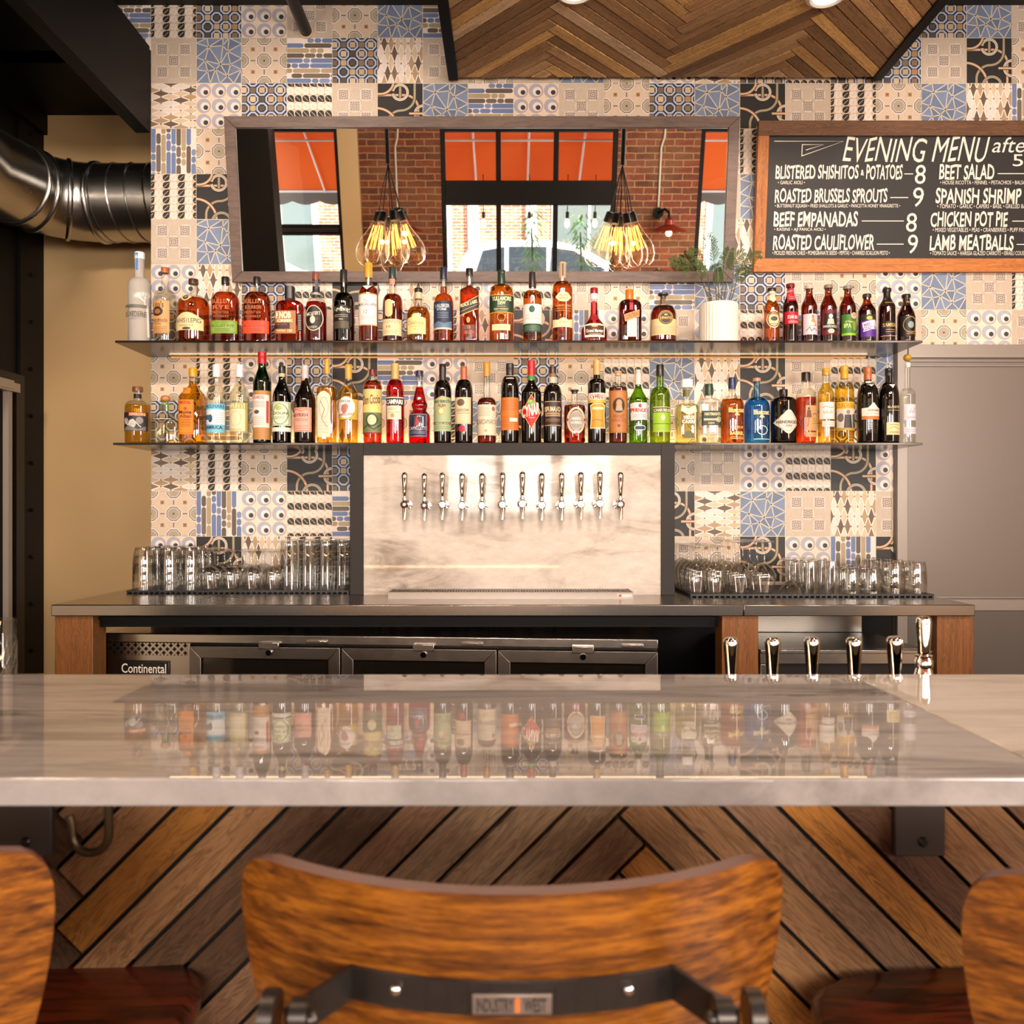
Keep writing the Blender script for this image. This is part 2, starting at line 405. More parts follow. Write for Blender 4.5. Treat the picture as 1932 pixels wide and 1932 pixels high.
def tile_S():
    q = [([(0,0),(1,0),(1,1),(0,1)], '#f0e4d0', 0)]; rnd = random.Random(8); n = 9
    pal = [['#7486a6', '#8494b0'], ['#6b6152', '#7a6f60'], ['#b5a47e', '#a99a78'], ['#6b6152', '#7486a6']]
    for j in range(n):
        x = -rnd.random()*.3; y0 = (j+.06)/n; y1 = (j+.94)/n
        while x < 1:
            L = rnd.choice([.16, .25, .5, .62]); c = rnd.choice(pal[j % 4])
            if rnd.random() > .13: q.append((capsule(x, x+L-.012, y0, y1), c, 1))
            x += L
    return q
def tile_K():
    q = [([(0,0),(1,0),(1,1),(0,1)], '#33322f', 0)]
    def band(pts, lay, a='#c08d5e', b='#d8c7a4'):
        for z in stroke(pts, .078): q.append((z, '#1e1d1b', lay))
        for z in stroke(pts, .056): q.append((z, a, lay+1))
        for z in stroke(pts, .024): q.append((z, b, lay+2))
    band([(-.1,.74),(.6,.74)]+arc(.6, .44, .3, 90, 0, 10)+[(.9,-.1)], 1)
    band([(.82,1.1),(.82,.7)]+arc(.52, .7, .3, 0, -90, 10)[1:]+arc(.52, .1, .3, 90, 180, 10)[1:]+[(.22,-.1)], 4, '#978a6a', '#b5a880')
    band(arc(-.02, -.02, .47, 0, 90, 14), 7, '#c08d5e', '#d8c7a4')
    band([(.5,1.1),(.5,.62)], 10, '#978a6a', '#b5a880')
    band(arc(.5, .8, .165, -170, 170, 22), 13, '#e0d4bd', '#c2b08c')
    band(arc(1.0, .33, .17, 90, 270, 14), 16, '#e0d4bd', '#c2b08c')
    band([(.7,.33),(1.1,.33)], 19, '#c08d5e', '#d8c7a4')
    band(arc(.06, 1.06, .3, -100, 10, 12), 22, '#c08d5e', '#d8c7a4')
    band(arc(.56, -.06, .2, 0, 180, 14), 25, '#b9ab8e', '#978a6a')
    return q
KINDS = {'O': tile_O(), 'B': tile_B(), 'C': tile_C(), 'E': tile_E(), 'W': tile_W(), 'F': tile_F(), 'D': tile_D(), 'S': tile_S(), 'K': tile_K()}
for k in 'BDS': KINDS[k.lower()] = [([(y, 1-x) for x, y in p], c, l) for p, c, l in KINDS[k]]
ROWS = [   # columns from one left of the wall's corner to past the right edge of the photograph
 'SBCEWOFSWOCEWKBCFCCFW', 'sWFOSCDWOWFOEdCbCCWKO', 'WdECbWKFSEWOCFKWBOFDs', 'OsOWEDCBWOSFWEBFOSKWD', 'BBKFOSWEBDCKOWFbEDSOF',
 'CWFOEBSWKFOCEDDWCKBEW', 'KEDCbKDOEbWOSFCWOEFWB', 'OCSBWOCBDKsEWEbSFWOEW', 'FOBECKSEWCObFDKWbFCOD', 'ECSFDDOBFKEFOEWOCSBKE',
 'WdBOKCFDSWBEOWEbKEFOC', 'COsEbSWKOFBCKdFWDWSEB', 'FEKDBSOCWEFDWOKEsKCWO', 'DWOFCEBKSDWOFCEBSWKOD']
mt_tile = painted('glazed_patterned_tile', .42, .10, (30, 30, 8), .28)
TX0, TZ1, TS = (285-966)/427.3, H+894/427.3, .2
def build_tiles():
    mb = MB()
    zones = [(TX0, 1.683, .86, 3.552), (-2.3, TX0, 3.353, 3.552), (1.683, 2.95, 2.0475, 3.552)]
    for z in zones: mb.box(z[0], z[1], YW, YW+.1, z[2] if z[2] > .9 else 0.0, z[3], 0, lin('#e9dcc6'))
    g = .004
    for r, row in enumerate(ROWS):
        for ci, ch in enumerate(row):
            c = ci-1; x0 = TX0+c*TS; z0 = TZ1-.2*r; rnd = random.Random(r*50+ci); tone = rnd.uniform(.95, 1.04)
            for zn in zones:
                cx0, cx1 = max(0, (zn[0]-x0)/TS), min(1, (zn[1]-x0)/TS); cz0, cz1 = max(0, (zn[2]-z0)/TS), min(1, (zn[3]-z0)/TS)
                if cx1-cx0 < .01 or cz1-cz0 < .01: continue
                a0, a1, b0, b1 = max(cx0, g), min(cx1, 1-g), max(cz0, g), min(cz1, 1-g)
                for p, col, lay in KINDS[ch]:
                    p = clip_poly(p, a0, a1, b0, b1)
                    if len(p) < 3: continue
                    A = area2(p)
                    if abs(A) < 1e-6: continue
                    if A < 0: p = p[::-1]
                    y = YW-.0006-.00007*lay
                    mb.add([(x0+u*TS, y, z0+v*TS) for u, v in p], [tuple(range(len(p)))], 0, tuple(q*tone*w for q, w in zip(lin(col), (1.0, .97, 1.07))))
    struct('wall_back', mb, mt_tile, smooth=0)
build_tiles()
# ---------------------------------------------------------------- room shell
m_beige = plain('beige_wall_paint', '#c9a878', .33, var=.05, scale=2)
m_black = plain('black_steel', '#0e0b09', .5, .0, var=.2, scale=6, Specular_IOR_Level=.15)
m_dark = plain('dark_ceiling_paint', '#1d1916', .7, var=.15)
m_iron = plain('blackened_iron', '#2b2623', .38, .6, var=.2, scale=20)
m_steel = plain('brushed_steel', '#b9b0a6', .24, 1.0, var=.06, scale=30)
m_chrome = plain('polished_chrome', '#e8e4de', .06, 1.0, var=.01)
m_grey = plain('grey_door_paint', '#7d726a', .34, .2, var=.04, scale=160)
m_greyd = plain('dark_grey_paint', '#5d544e', .45, var=.05)
m_galv = plain('galvanised_duct', '#b5b2ac', .26, 1.0, var=.18, scale=9)
m_floor = wood_obj('oak_floor', '#6b4a30', '#3d281a', (9, .8, 1), .45)
def brick_mat(name, c1, c2, mortar, sc_=1.0):
    t = NT(name); tc = t.n.new('ShaderNodeTexCoord'); sp = t.n.new('ShaderNodeSeparateXYZ'); t.t.links.new(tc.outputs['Object'], sp.inputs[0])
    cb = t.n.new('ShaderNodeCombineXYZ'); t.t.links.new(sp.outputs[0], cb.inputs[0]); t.t.links.new(sp.outputs[2], cb.inputs[1])
    n0 = t.noise(cb.outputs[0], 9, 4); wob = t.mix(.02, cb.outputs[0], t.mix(1.0, (0, 0, 0), n0))
    b = t.n.new('ShaderNodeTexBrick'); t.t.links.new(wob, b.inputs['Vector'])
    b.inputs['Color1'].default_value = lin(c1)+(1,); b.inputs['Color2'].default_value = lin(c2)+(1,); b.inputs['Mortar'].default_value = lin(mortar)+(1,)
    for k, v in (('Scale', 1), ('Mortar Size', .007), ('Mortar Smooth', .25), ('Bias', -.1), ('Brick Width', .21), ('Row Height', .07)): b.inputs[k].default_value = v*sc_ if k != 'Scale' else v
    n = t.noise(cb.outputs[0], 30, 6, .7); q = t.noise(cb.outputs[0], 2.2, 4)
    col = t.mix(1.0, b.outputs[0], t.ramp(n, [(.25, .62), (.75, 1.25)]), 'MULTIPLY'); col = t.mix(t.ramp(q, [(.45, 0.0), (.75, .4)]), col, lin(mortar))
    return t.done(t.bsdf(col, .85, 0, bump=n, bs=.5))
m_brick = brick_mat('old_red_brick', '#7f3d27', '#53301f', '#a07a54')
m_brick2 = brick_mat('sunlit_brick', '#b06a4c', '#94553d', '#d9c4ac')
m_pane = thin_glass('window_glass', (.97, .98, .97), 1.0)

struct('floor', MB().box(-3.4, 3.4, -2.75, 4.4, -.1, 0), m_floor)
struct('ceiling', MB().box(-1.6, 3.4, 1.2, YW+.1, 3.552, 3.7), m_dark)
struct('ceiling_front', MB().box(-3.4, 3.4, -2.75, 1.2, 3.97, 4.1).box(-3.4, 3.4, 1.15, 1.2, 3.552, 3.97), m_dark)
struct('ceiling_alcove', MB().box(-3.4, -1.6, 2.5, 4.4, 3.353, 3.37).box(-3.4, -1.6, 2.46, 2.5, 3.353, 3.7).box(-3.4, -1.6, 1.15, YW+.1, 3.552, 3.7), m_black)
struct('wall_alcove', MB().box(-2.5, -1.2, 4.22, 4.3, 0, 3.353), m_beige)
struct('wall_partition_end', MB().box(-1.594, -1.57, YW+.1, 4.22, 0, 3.353), m_beige)
struct('wall_right', MB().box(3.3, 3.4, -2.75, -1.0, 0, 4.1).box(3.3, 3.4, 0, 4.4, 0, 4.1).box(3.3, 3.4, -1.0, 0, 0, 1.0).box(3.3, 3.4, -1.0, 0, 3.55, 4.1), m_beige)
f = MB().box(3.31, 3.37, -1.0, -.95, 1.0, 3.55).box(3.31, 3.37, -.05, 0, 1.0, 3.55).box(3.31, 3.37, -.95, -.05, 1.0, 1.05).box(3.31, 3.37, -.95, -.05, 3.5, 3.55).box(3.32, 3.36, -.95, -.05, 2.25, 2.3)
w3 = struct('window_3', f, m_black); MB().box(3.34, 3.345, -.95, -.05, 1.05, 3.5).build('pane', m_pane, w3, smooth=0)
struct('wall_behind_right', MB().box(2.95, 3.3, YW, YW+.1, 0, 3.552), m_beige)
w = MB().box(-2.5, -2.42, 2.0, 4.22, 0, 3.353)
w.box(-2.42, -2.405, 4.02, 4.22, 0, 3.353)
for k in range(14):
    w.sphere((-2.402, 4.11, .15+k*.235), .011, 8)
struct('wall_left', w, m_black)
struct('wall_left_front', MB().box(-3.4, -3.3, -2.75, 2.0, 0, 4.1).box(-3.3, -2.5, 1.98, 2.06, 0, 3.353), plain('pale_plaster', '#e3d6bd', .6))
# steel channels under the alcove ceiling
tag(MB().box(-1.612, -1.5945, 2.5, YW-.002, 2.987, 3.352).box(-1.66, -1.612, 2.5, YW-.002, 2.987, 3.0).build('trim_1', m_black, bevel=.002), kind='structure')
tag(MB().box(-2.42, -2.385, 2.5, 4.219, 3.25, 3.352).build('trim_2', m_black), kind='structure')
tag(MB().box(-2.74, -2.24, -1.12, -.9, 0, 3.97).build('trim_3', m_black), kind='structure')
# grey door in the back wall, right of the tiles
d = MB(); dx0, dx1, dz1 = 1.684, 2.94, 2.047
d.box(dx0, dx1, YW-.03, YW+.05, .0, dz1, 0)
d.box(dx0+.001, dx0+.046, YW-.036, YW-.03, .02, dz1-.002, 1)
for a, b in ((1.988, 2.046), (.885, .932)): d.box(dx0+.046, dx1, YW-.044, YW-.03, a, b, 1)
for z in (1.978, 1.958, .945): d.box(dx0+.046, dx1, YW-.037, YW-.03, z-.007, z, 1)
d.box(dx0+.046, dx1, YW-.034, YW-.03, .02, .88, 2)
struct('door_1', d, [m_grey, plain('door_rail_paint', '#978c83', .32, .2, var=.03), m_greyd], bevel=.002)
# dark service door in the left steel wall: frame, light edge, closer box
d = MB().box(-2.42, -2.40, 2.6, 3.955, 0, H+.665, 0)
door2 = struct('door_2', d, m_black)
MB().box(-2.40, -2.385, 3.955, 4.02, 0, H+.665).box(-2.40, -2.385, 2.6, 3.955, H+.61, H+.665).build('door_frame', m_iron, door2)
MB().box(-2.40, -2.372, 3.872, 3.90, .05, H+.57).build('door_edge', plain('pale_door_edge', '#9c8d80', .4), door2)
MB().box(-2.40, -2.355, 3.40, 3.935, H+.57, H+.612, 0).box(-2.36, -2.35, 3.5, 3.88, H+.58, H+.62, 0).build('door_closer', plain('grey_closer', '#a89c8c', .35, .4), door2)

tag(MB().box(-1.58, 1.68, YW-.006, YW-.001, 0, .862).build('trim_4', m_black), kind='structure')
# street wall behind the camera (seen in the mirror)
W0, W1, WY0, WY1 = -.80, 1.18, -2.75, -2.6
f = MB()
def wall(x0, x1, z0, z1, m=0): f.box(x0, x1, WY0, WY1, z0, z1, m)
wall(-3.4, -2.75, 0, 4.1); wall(-1.71, W0, 0, 4.1); wall(W1, 2.10, 0, 4.1); wall(3.1, 3.4, 0, 4.1)
for a, b in ((W0, W1), (2.10, 3.1)): wall(a, b, 0, 1.22); wall(a, b, 3.76, 4.1)
wall(-2.75, -1.93, 3.76, 4.1); wall(-2.75, -1.93, 0, .95)
f.box(-1.93, -1.71, WY0, WY1+.06, 0, 4.1, 1)
struct('wall_front', f, [m_brick, m_beige])
def window(name, x0, x1, z0, z1, xs, zs, kind_door=False):
    fr = MB(); y0, y1 = -2.69, -2.61; b = .05
    fr.box(x0, x0+b, y0, y1, z0, z1).box(x1-b, x1, y0, y1, z0, z1).box(x0+b, x1-b, y0, y1, z0, z0+b).box(x0+b, x1-b, y0, y1, z1-b, z1)
    for x in xs: fr.box(x-.028, x+.028, y0, y1, z0+b, z1-b)
    for a, c in zs: fr.box(x0+b, x1-b, y0, y1+.02, a, c)
    o = struct(name, fr, m_black, bevel=.003)
    MB().box(x0+b, x1-b, -2.655, -2.65, z0+b, z1-b).build('pane', m_pane, o, smooth=0)
    return o
window('window_1', W0, W1, 1.22, 3.76, (-.153, .495), ((2.945, 3.205),))
window('window_2', 2.10, 3.1, 1.22, 3.76, (), ())
d3 = window('door_3', -2.75, -1.93, .95, 3.76, (), ((2.62, 2.74),))
MB().box(-2.7, -1.98, -2.59, -2.55, 2.655, 2.70).build('push_bar', m_iron, d3)
# ---------------------------------------------------------------- wood
m_plank = wood_uv('reclaimed_planks', .62, .38, .25)
m_post = wood_uv('oiled_timber', .42, .55, .35, 3)
PLANKB = ['#7d5c42', '#6b4a32', '#8c6440', '#5a3f2a', '#7a5a40', '#4c3422', '#a0682c', '#6f5440', '#5f4530', '#866a4e']
PLANK = ['#c4976a', '#a87e56', '#d6a874', '#97714c', '#c9a377', '#8d6a48', '#dbab6c', '#b58d64', '#a17a54', '#cba884']  # ceiling boards: the strong light on them is put into these lighter tones
def chevron(x0, x1, lo, hi, verts, wdt, gap, mk, rnd):
    # herringbone: 45 degree boards with square ends, each butting against the side of the next; verts: x of each turn
    step = (wdt+gap)*math.sqrt(2); ph = 0.0; k7 = math.sqrt(.5)
    for a, b in zip(verts, verts[1:]):
        xa, xb, up = a[0], b[0], (1 if b[1] else -1); L = xb-xa
        for n in range(int((lo-L*2-ph)/step)-1, int((hi+L*2-ph)/step)+2):
            za = ph+n*step; zb = za+up*L; ex = (-up*k7*wdt/2, k7*wdt/2); g = gap*.5*k7
            pa, pb = (xa+g, za+up*g), (xb-g, zb-up*g)
            poly = [(pa[0]-ex[0], pa[1]-ex[1]), (pb[0]-ex[0], pb[1]-ex[1]), (pb[0]+ex[0], pb[1]+ex[1]), (pa[0]+ex[0], pa[1]+ex[1])]
            poly = clip_poly(poly, x0, x1, lo, hi)
            if len(poly) < 3 or abs(area2(poly)) < 1e-5: continue
            if area2(poly) < 0: poly = poly[::-1]
            mk(poly, (k7, up*k7), rnd)
        ph = (ph+up*L+step/2) % step
def plank_adder(mb, place, thick, cols):
    def mk(poly, dr, rnd):
        c = lin(rnd.choice(cols)); t = rnd.uniform(.8, 1.2); c = tuple(q*t for q in c); ou, ov = rnd.random()*20, rnd.random()*20; th = thick*rnd.uniform(.75, 1.15)
        n = len(poly); top = [place(q, th) for q in poly]; bot = [place(q, 0) for q in poly]
        uv = [(ou+q[0]*dr[0]+q[1]*dr[1], ov-q[0]*dr[1]+q[1]*dr[0]) for q in poly]
        fs = [tuple(range(n))]+[(k, n+k, n+(k+1) % n, (k+1) % n) for k in range(n)]
        uvs = [uv]+[[uv[k], uv[k], uv[(k+1) % n], uv[(k+1) % n]] for k in range(n)]
        mb.add(top+bot, fs, 0, c, uvs)
    return mk
# hanging chevron ceiling panel
PZL = H+1.895; rnd = random.Random(21)
cp = thing('ceiling_panel', 'hanging wooden chevron ceiling panel edged with black steel', 'ceiling panel', (.67, 2.9, PZL))
pm = MB(); bx0, bx1, by0, by1 = -.235, 1.575, 1.7, 3.585
chevron(bx0, bx1, by0, by1, [(-.345, False), (.157, True), (.66, False), (1.165, True), (1.665, False)], .046, .0055,
        plank_adder(pm, lambda q, t: (q[0], by0+by1-q[1], PZL+.014-t), .012, PLANK), rnd)
pm.v = [(x, y, z) for x, y, z in pm.v]
pm.build('planks', m_plank, cp, smooth=0)
MB().box(bx0, bx1, by0, by1, PZL+.0145, PZL+.035).build('backing_board', m_dark, cp)
for a, b in ((-.278, -.236), (1.576, 1.618)): MB().box(a, b, by0, by1+.015, PZL-.006, PZL+.085).build('side_trim', m_black, cp, bevel=.002)
for k, (x, y) in enumerate(((-.257, 1.9), (1.597, 1.9), (-.257, 3.3), (1.597, 3.3))): MB().tube([(x, y, PZL+.085), (x, y, 3.552)], .008, 8).build('hanger_rod', m_black, cp)
m_lens = emit('lamp_lens', '#fff1dc', 6.0); m_white = plain('white_enamel', '#e6ded2', .35)
for k, (px, py) in enumerate(((1560, -7), (1085, -15))):
    Y = 1.885*F/(966-py); x = PX(px, Y)
    t = thing('recessed_light', ('round white recessed light in the wooden panel above the menu board', 'round white recessed light in the wooden panel above the mirror')[k], 'light', (x, Y, PZL-.006), 'round lights in the wooden ceiling panel')
    MB().lathe([(.072, .003), (.074, -.004), (.06, -.011), (.05, -.006), (.05, .003)], 32, caps=(False, False)).move(Matrix.Translation((x, Y, PZL-.006))).build('trim_ring', m_white, t)
    MB().lathe([(.05, 0), (.05, .002)], 32, (x, Y, PZL-.010)).build('lens', m_lens, t)
    light('recessed_lamp', 'SPOT', (x, Y, PZL-.03), 5, (1, .78, .55), (0, 0, 0), .04, spot_size=2.3, spot_blend=.6)
# black pipe in the tile wall
x, z = PX(578, YW), PZ(60, YW)
t = thing('conduit_pipe', 'black pipe running into the tiled wall near the ceiling', 'pipe', (x, YW, z))
MB().tube([(x, YW-.003, z), (x, 1.3, z)], .026, 20).build('pipe', m_iron, t)
MB().tube([(x, YW-.008, z), (x, YW-.001, z)], .033, 20).build('escutcheon', plain('pale_rim', '#d8c0a0', .5), t)

# ---------------------------------------------------------------- spiral duct
R = .18; dz = H+1.49
ctr = [Vector((-1.63, 3.965, dz)), Vector((-1.98, 3.965, dz))]
for k in range(1, 9):
    a = PI/2*k/8*.93; ctr.append(Vector((-1.98-.27*math.sin(a), 3.965-.27*(1-math.cos(a)), dz)))
e = ctr[-1]; dirn = (ctr[-1]-ctr[-2]).normalized()
ctr += [e+dirn*.25, Vector((-2.235, 3.2, dz)), Vector((-2.23, 2.1, dz))]
t = thing('ventilation_duct', 'large galvanised spiral duct elbow against the beige wall', 'duct', tuple(ctr[0]))
dm = MB().tube(ctr, R, 40); dm.build('pipe', m_galv, t, smooth=50)
def helix(p0, p1, pitch, amp=.004):
    mb = MB(); L = (p1-p0).length; d = (p1-p0).normalized(); up = Vector((0, 0, 1)); sd = d.cross(up).normalized(); n = int(L/pitch*40)
    mb.tube([p0+d*(L*k/n)+(up*math.cos(2*PI*k/40)+sd*math.sin(2*PI*k/40))*(R+.001) for k in range(n+1)], amp, 5)
    return mb
helix(ctr[1], ctr[0], .085).build('spiral_seam', m_galv, t, smooth=60)
helix(ctr[10], ctr[-1], .1).build('spiral_seam', m_galv, t, smooth=60)
for k in (1, 4, 7, 9):
    d = (ctr[k+1]-ctr[k-1]).normalized(); u = Vector((0, 0, 1)); s_ = d.cross(u).normalized()
    cc = ctr[k]
    MB().tube([cc-d*.012, cc-d*.006, cc+d*.006, cc+d*.012], [R+.002, R+.01, R+.01, R+.002], 40).build('joint_ring', m_galv, t, smooth=60)

# ---------------------------------------------------------------- leaning mirror
def leaning(pxs, ys, Yb, Yt):        # plane through bottom (Yb) and top (Yt) edges; returns a pixel -> (u, v) plane map and a (u, v, w) -> world map
    zb, zt = PZ(ys[1], Yb), PZ(ys[0], Yt); o = Vector((0, Yb, zb)); vdir = Vector((0, Yt-Yb, zt-zb)); L = vdir.length; vdir /= L; nrm = Vector((0, -vdir.z, vdir.y))
    def pix(px, py):
        d = Vector(((px-966)/F, 1, -(py-966)/F)); c = Vector((0, 0, H)); s = (o-c).dot(nrm)/d.dot(nrm); q = c+d*s; return q.x, (q-o).dot(vdir)
    def world(u, v, w=0): q = o+vdir*v+nrm*w; return (u, q.y, q.z)
    return pix, world, L
pix, wmir, L = leaning(None, (219, 532), 3.595, 3.49)
xa, xb = (pix(420, 219)[0]+pix(439.5, 532)[0])/2, (pix(1394, 219)[0]+pix(1386, 532)[0])/2
m_mirror = NT('mirror_silver'); m_mirror = m_mirror.done(m_mirror.bsdf((.9, .89, .87), .012, 1.0))
m_mframe = wood_obj('greybrown_mirror_frame', '#6b5346', '#4a3930', (1.5, 8, 8), .45, 6)
t = thing('wall_mirror', 'long wall mirror in a grey-brown wood frame leaning out over the top shelf', 'mirror', ((xa+xb)/2, 3.595, wmir(0, 0)[2]))
def plane_box(mb, wm, u0, u1, v0, v1, w0, w1, m=0, col=None):
    vs = [wm(u, v, w) for w in (w0, w1) for v in (v0, v1) for u in (u0, u1)]
    return mb.add(vs, [(0, 2, 3, 1), (4, 5, 7, 6), (0, 1, 5, 4), (1, 3, 7, 5), (3, 2, 6, 7), (2, 0, 4, 6)], m, col)
fw = .0455; fr = MB()
for p in ([(xa, 0), (xb, 0), (xb-fw, fw), (xa+fw, fw)], [(xa, L), (xa+fw, L-fw), (xb-fw, L-fw), (xb, L)], [(xa, 0), (xa+fw, fw), (xa+fw, L-fw), (xa, L)], [(xb, 0), (xb, L), (xb-fw, L-fw), (xb-fw, fw)]):
    if area2(p) < 0: p = p[::-1]
    vs = [wmir(u, v, .0) for u, v in p]+[wmir(u, v, -.024) for u, v in p]
    fr.add(vs, [(0, 1, 2, 3), (7, 6, 5, 4)]+[(k, k+4, (k+1) % 4+4, (k+1) % 4) for k in range(4)])
fr.build('frame', m_mframe, t, bevel=.0015)
plane_box(MB(), wmir, xa+fw-.004, xb-fw+.004, fw-.004, L-fw+.004, -.014, -.0105).build('glass', m_mirror, t, smooth=0)

# ---------------------------------------------------------------- chalkboard menu
pixb, wbrd, L = leaning(None, (227, 513), 3.60, 3.525)
xa = (pixb(1432, 227)[0]+pixb(1422, 513)[0])/2; xb = xa+1.40
m_bf = wood_uv('rustic_board_frame', .5, .45, .3, 4)
m_slate = NT('chalkboard_slate'); v = m_slate.coords(); n = m_slate.noise(v, 3, 6, .6); n2 = m_slate.noise(v, 14, 6)
c = m_slate.mix(m_slate.ramp(n, [(.55, 0.0), (.8, .5)]), lin('#2c2927'), lin('#484340')); m_slate = m_slate.done(m_slate.bsdf(c, .5, 0, Specular_IOR_Level=.3, bump=n2, bs=.05))
m_chalk = plain('chalk_paint', '#f2e9da', .8, var=.05, scale=60)
t = thing('menu_board', 'wood-framed chalkboard with the evening menu in white lettering', 'menu board', (xa+.7, 3.6, wbrd(0, 0)[2]))
def fr_board(p0, p1, w, th, c):
    mb = MB(); a = Vector(wbrd(*p0, -.03)); b = Vector(wbrd(*p1, -.03)); nn = Vector(wbrd(0, 0, 1))-Vector(wbrd(0, 0, 0)); across = nn.cross((b-a).normalized()).normalized()
    mb.slab((a, b), across*(w/2), nn*th, 0, lin(c)); return mb
fl, ft, fb = .048, .062, .058
fr_board((xa, L-ft/2), (xb, L-ft/2), ft, .03, '#6d4a30').build('frame_top', m_bf, t, bevel=.002)
fr_board((xa, fb/2), (xb, fb/2), fb, .03, '#c67a40').build('frame_bottom', m_bf, t, bevel=.002)
fr_board((xa+fl/2, fb), (xa+fl/2, L-ft), fl, .03, '#b06f3c').build('frame_side', m_bf, t, bevel=.002)
fr_board((xb-fl/2, fb), (xb-fl/2, L-ft), fl, .03, '#b06f3c').build('frame_side', m_bf, t, bevel=.002)
plane_box(MB(), wbrd, xa+fl, xb-fl, fb, L-ft, -.025, -.016).build('slate', m_slate, t, smooth=0)
chalk = MB()
def bz(zx, zy): return 1400+zx*.27956, zy*.2795
def btext(s, x0, x1, y0, y1, bold=0, slant=0, jit=0):
    vs, fs = glyphs(s, bold); rj = random.Random(len(s)*7+int(x0)); out = []
    for u, v in vs:
        jy = jit*math.sin(u*len(s)*2.3+x0); X = x0+(x1-x0)*u+slant*(v-.5)*(y1-y0); Yp = y1-(y1-y0)*(v*(1+jy*.5)+jy*.5)
        U, V = pixb(*bz(X, Yp)); out.append(wbrd(U, V, -.0155))
    chalk.add(out, fs)
def bline(pts, w=7):
    for q in stroke(pts, w): chalk.add([wbrd(*pixb(*bz(*p)), -.0155) for p in (q if area2(q) < 0 else q[::-1])], [(0, 1, 2, 3)])
B_ = .02
btext('EVENING', 705, 1250, 920, 1085, .0, .22, .06); btext('MENU', 1310, 1670, 912, 1085, .0, .22, .06); btext('after', 1712, 1995, 918, 1022, .0, .3); btext('5', 1842, 1912, 1034, 1115, .0)
for s, x0, x1, y0, y1, b in (('BLISTERED SHISHITOS', 235, 797, 1108, 1202, B_), ('&', 812, 834, 1140, 1178, .02), ('POTATOES', 850, 1095, 1105, 1205, B_), ('8', 1180, 1252, 1105, 1235, .0),
    ('• GARLIC AIOLI •', 250, 432, 1213, 1237, .0), ('ROASTED BRUSSELS SPROUTS', 230, 992, 1268, 1362, B_), ('9', 1165, 1238, 1258, 1390, .0),
    ('• BUTTERNUT SQUASH • FRIED SHALLOTS & GARLIC • PANCETTA HONEY VINAIGRETTE •', 230, 1078, 1371, 1399, .0), ('BEEF EMPANADAS', 222, 792, 1424, 1526, B_), ('8', 1120, 1192, 1432, 1560, .0),
    ('• RAISINS • AJI PANCA AIOLI •', 225, 573, 1532, 1559, .0), ('ROASTED CAULIFLOWER', 218, 905, 1580, 1683, B_), ('9', 1130, 1198, 1578, 1707, .0),
    ('• PICKLED FRESNO CHILIS • POMEGRANATE SEEDS • PEPITAS • CHARRED SCALLION PESTO •', 213, 1008, 1689, 1716, .0),
    ('BEET SALAD', 1345, 1717, 1103, 1206, B_), ('• HOUSE RICOTTA • FENNEL • PISTACHIOS • BALSAMIC •', 1350, 1985, 1212, 1238, .0), ('SPANISH SHRIMP', 1320, 1900, 1266, 1370, B_),
    ('• TOMATO • GARLIC • CAPERS • BASIL • GRILLED BAGUETTE •', 1330, 2040, 1372, 1400, .0), ('CHICKEN POT PIE', 1285, 1807, 1424, 1526, B_), ('• MIXED VEGETABLES • PEAS • CRANBERRIES • PUFF PASTRY •', 1300, 1985, 1532, 1560, .0),
    ('LAMB MEATBALLS', 1280, 1848, 1580, 1686, B_), ('• TOMATO SAUCE • HARISSA GLAZED CARROTS • ISRAELI COUSCOUS •', 1282, 1990, 1690, 1718, .0)):
    btext(s, x0, x1, y0, y1, b, .06, .06 if b > .01 else 0)
for a, b, y in ((1107, 1166, 1167), (1012, 1133, 1327), (818, 1103, 1486), (920, 1102, 1643), (1740, 1980, 1165), (1838, 1990, 1487), (1868, 1990, 1645)): bline([(a, y), (b, y)], 6)
bline([(225, 945), (695, 945), (412, 1045), (415, 968), (560, 968), (440, 1005)], 5)
chalk.build('lettering', m_chalk, t, smooth=0)

# ---------------------------------------------------------------- shelves
m_shelf = NT('blued_steel_shelf'); m_shelf = m_shelf.done(m_shelf.bsdf('#38322e', .16, 1.0, bump=m_shelf.noise(m_shelf.coords(scale=(2, 30, 1)), 6, 4), bs=.03))
m_led = emit('led_strip', '#ffb066', .8)
SY = 3.311; ZS = (H+.6915, H+.2795)
for k, (z, a, b) in enumerate(((ZS[0], 217, 1741), (ZS[1], 213, 1741))):
    x0, x1 = PX(a, SY), PX(b, SY)
    t = thing('wall_shelf', ('long blued steel upper shelf on the tiled wall, below the mirror', 'long blued steel lower shelf above the beer taps')[k], 'shelf', ((x0+x1)/2, SY+.15, z-.009))
    MB().box(x0, x1, SY, YW-.005, z-.009, z).build('plate', m_shelf, t, bevel=.001)
    if k: continue
    MB().box(x0+.1, x1-.1, YW-.016, YW-.006, z-.013, z-.0095).build('light_strip', m_led, t)
    light('shelf_led', 'AREA', ((x0+x1)/2, YW-.03, z-.018), .9, (1, .72, .42), (math.radians(-20), 0, 0), x1-x0-.2, .02)
# warm strip along the back of the lower shelf, behind the bottles
t = tag(MB().box(-1.5, 1.6, YW-.012, YW-.004, ZS[1]+.0005, ZS[1]+.009).build('light_strip', m_led), 'thin warm light strip lying along the back of the lower shelf', 'light strip')
light('shelf_glow', 'AREA', (.05, YW-.03, ZS[1]+.02), 2.6, (1, .62, .28), (math.radians(155), 0, 0), 3.1, .015)

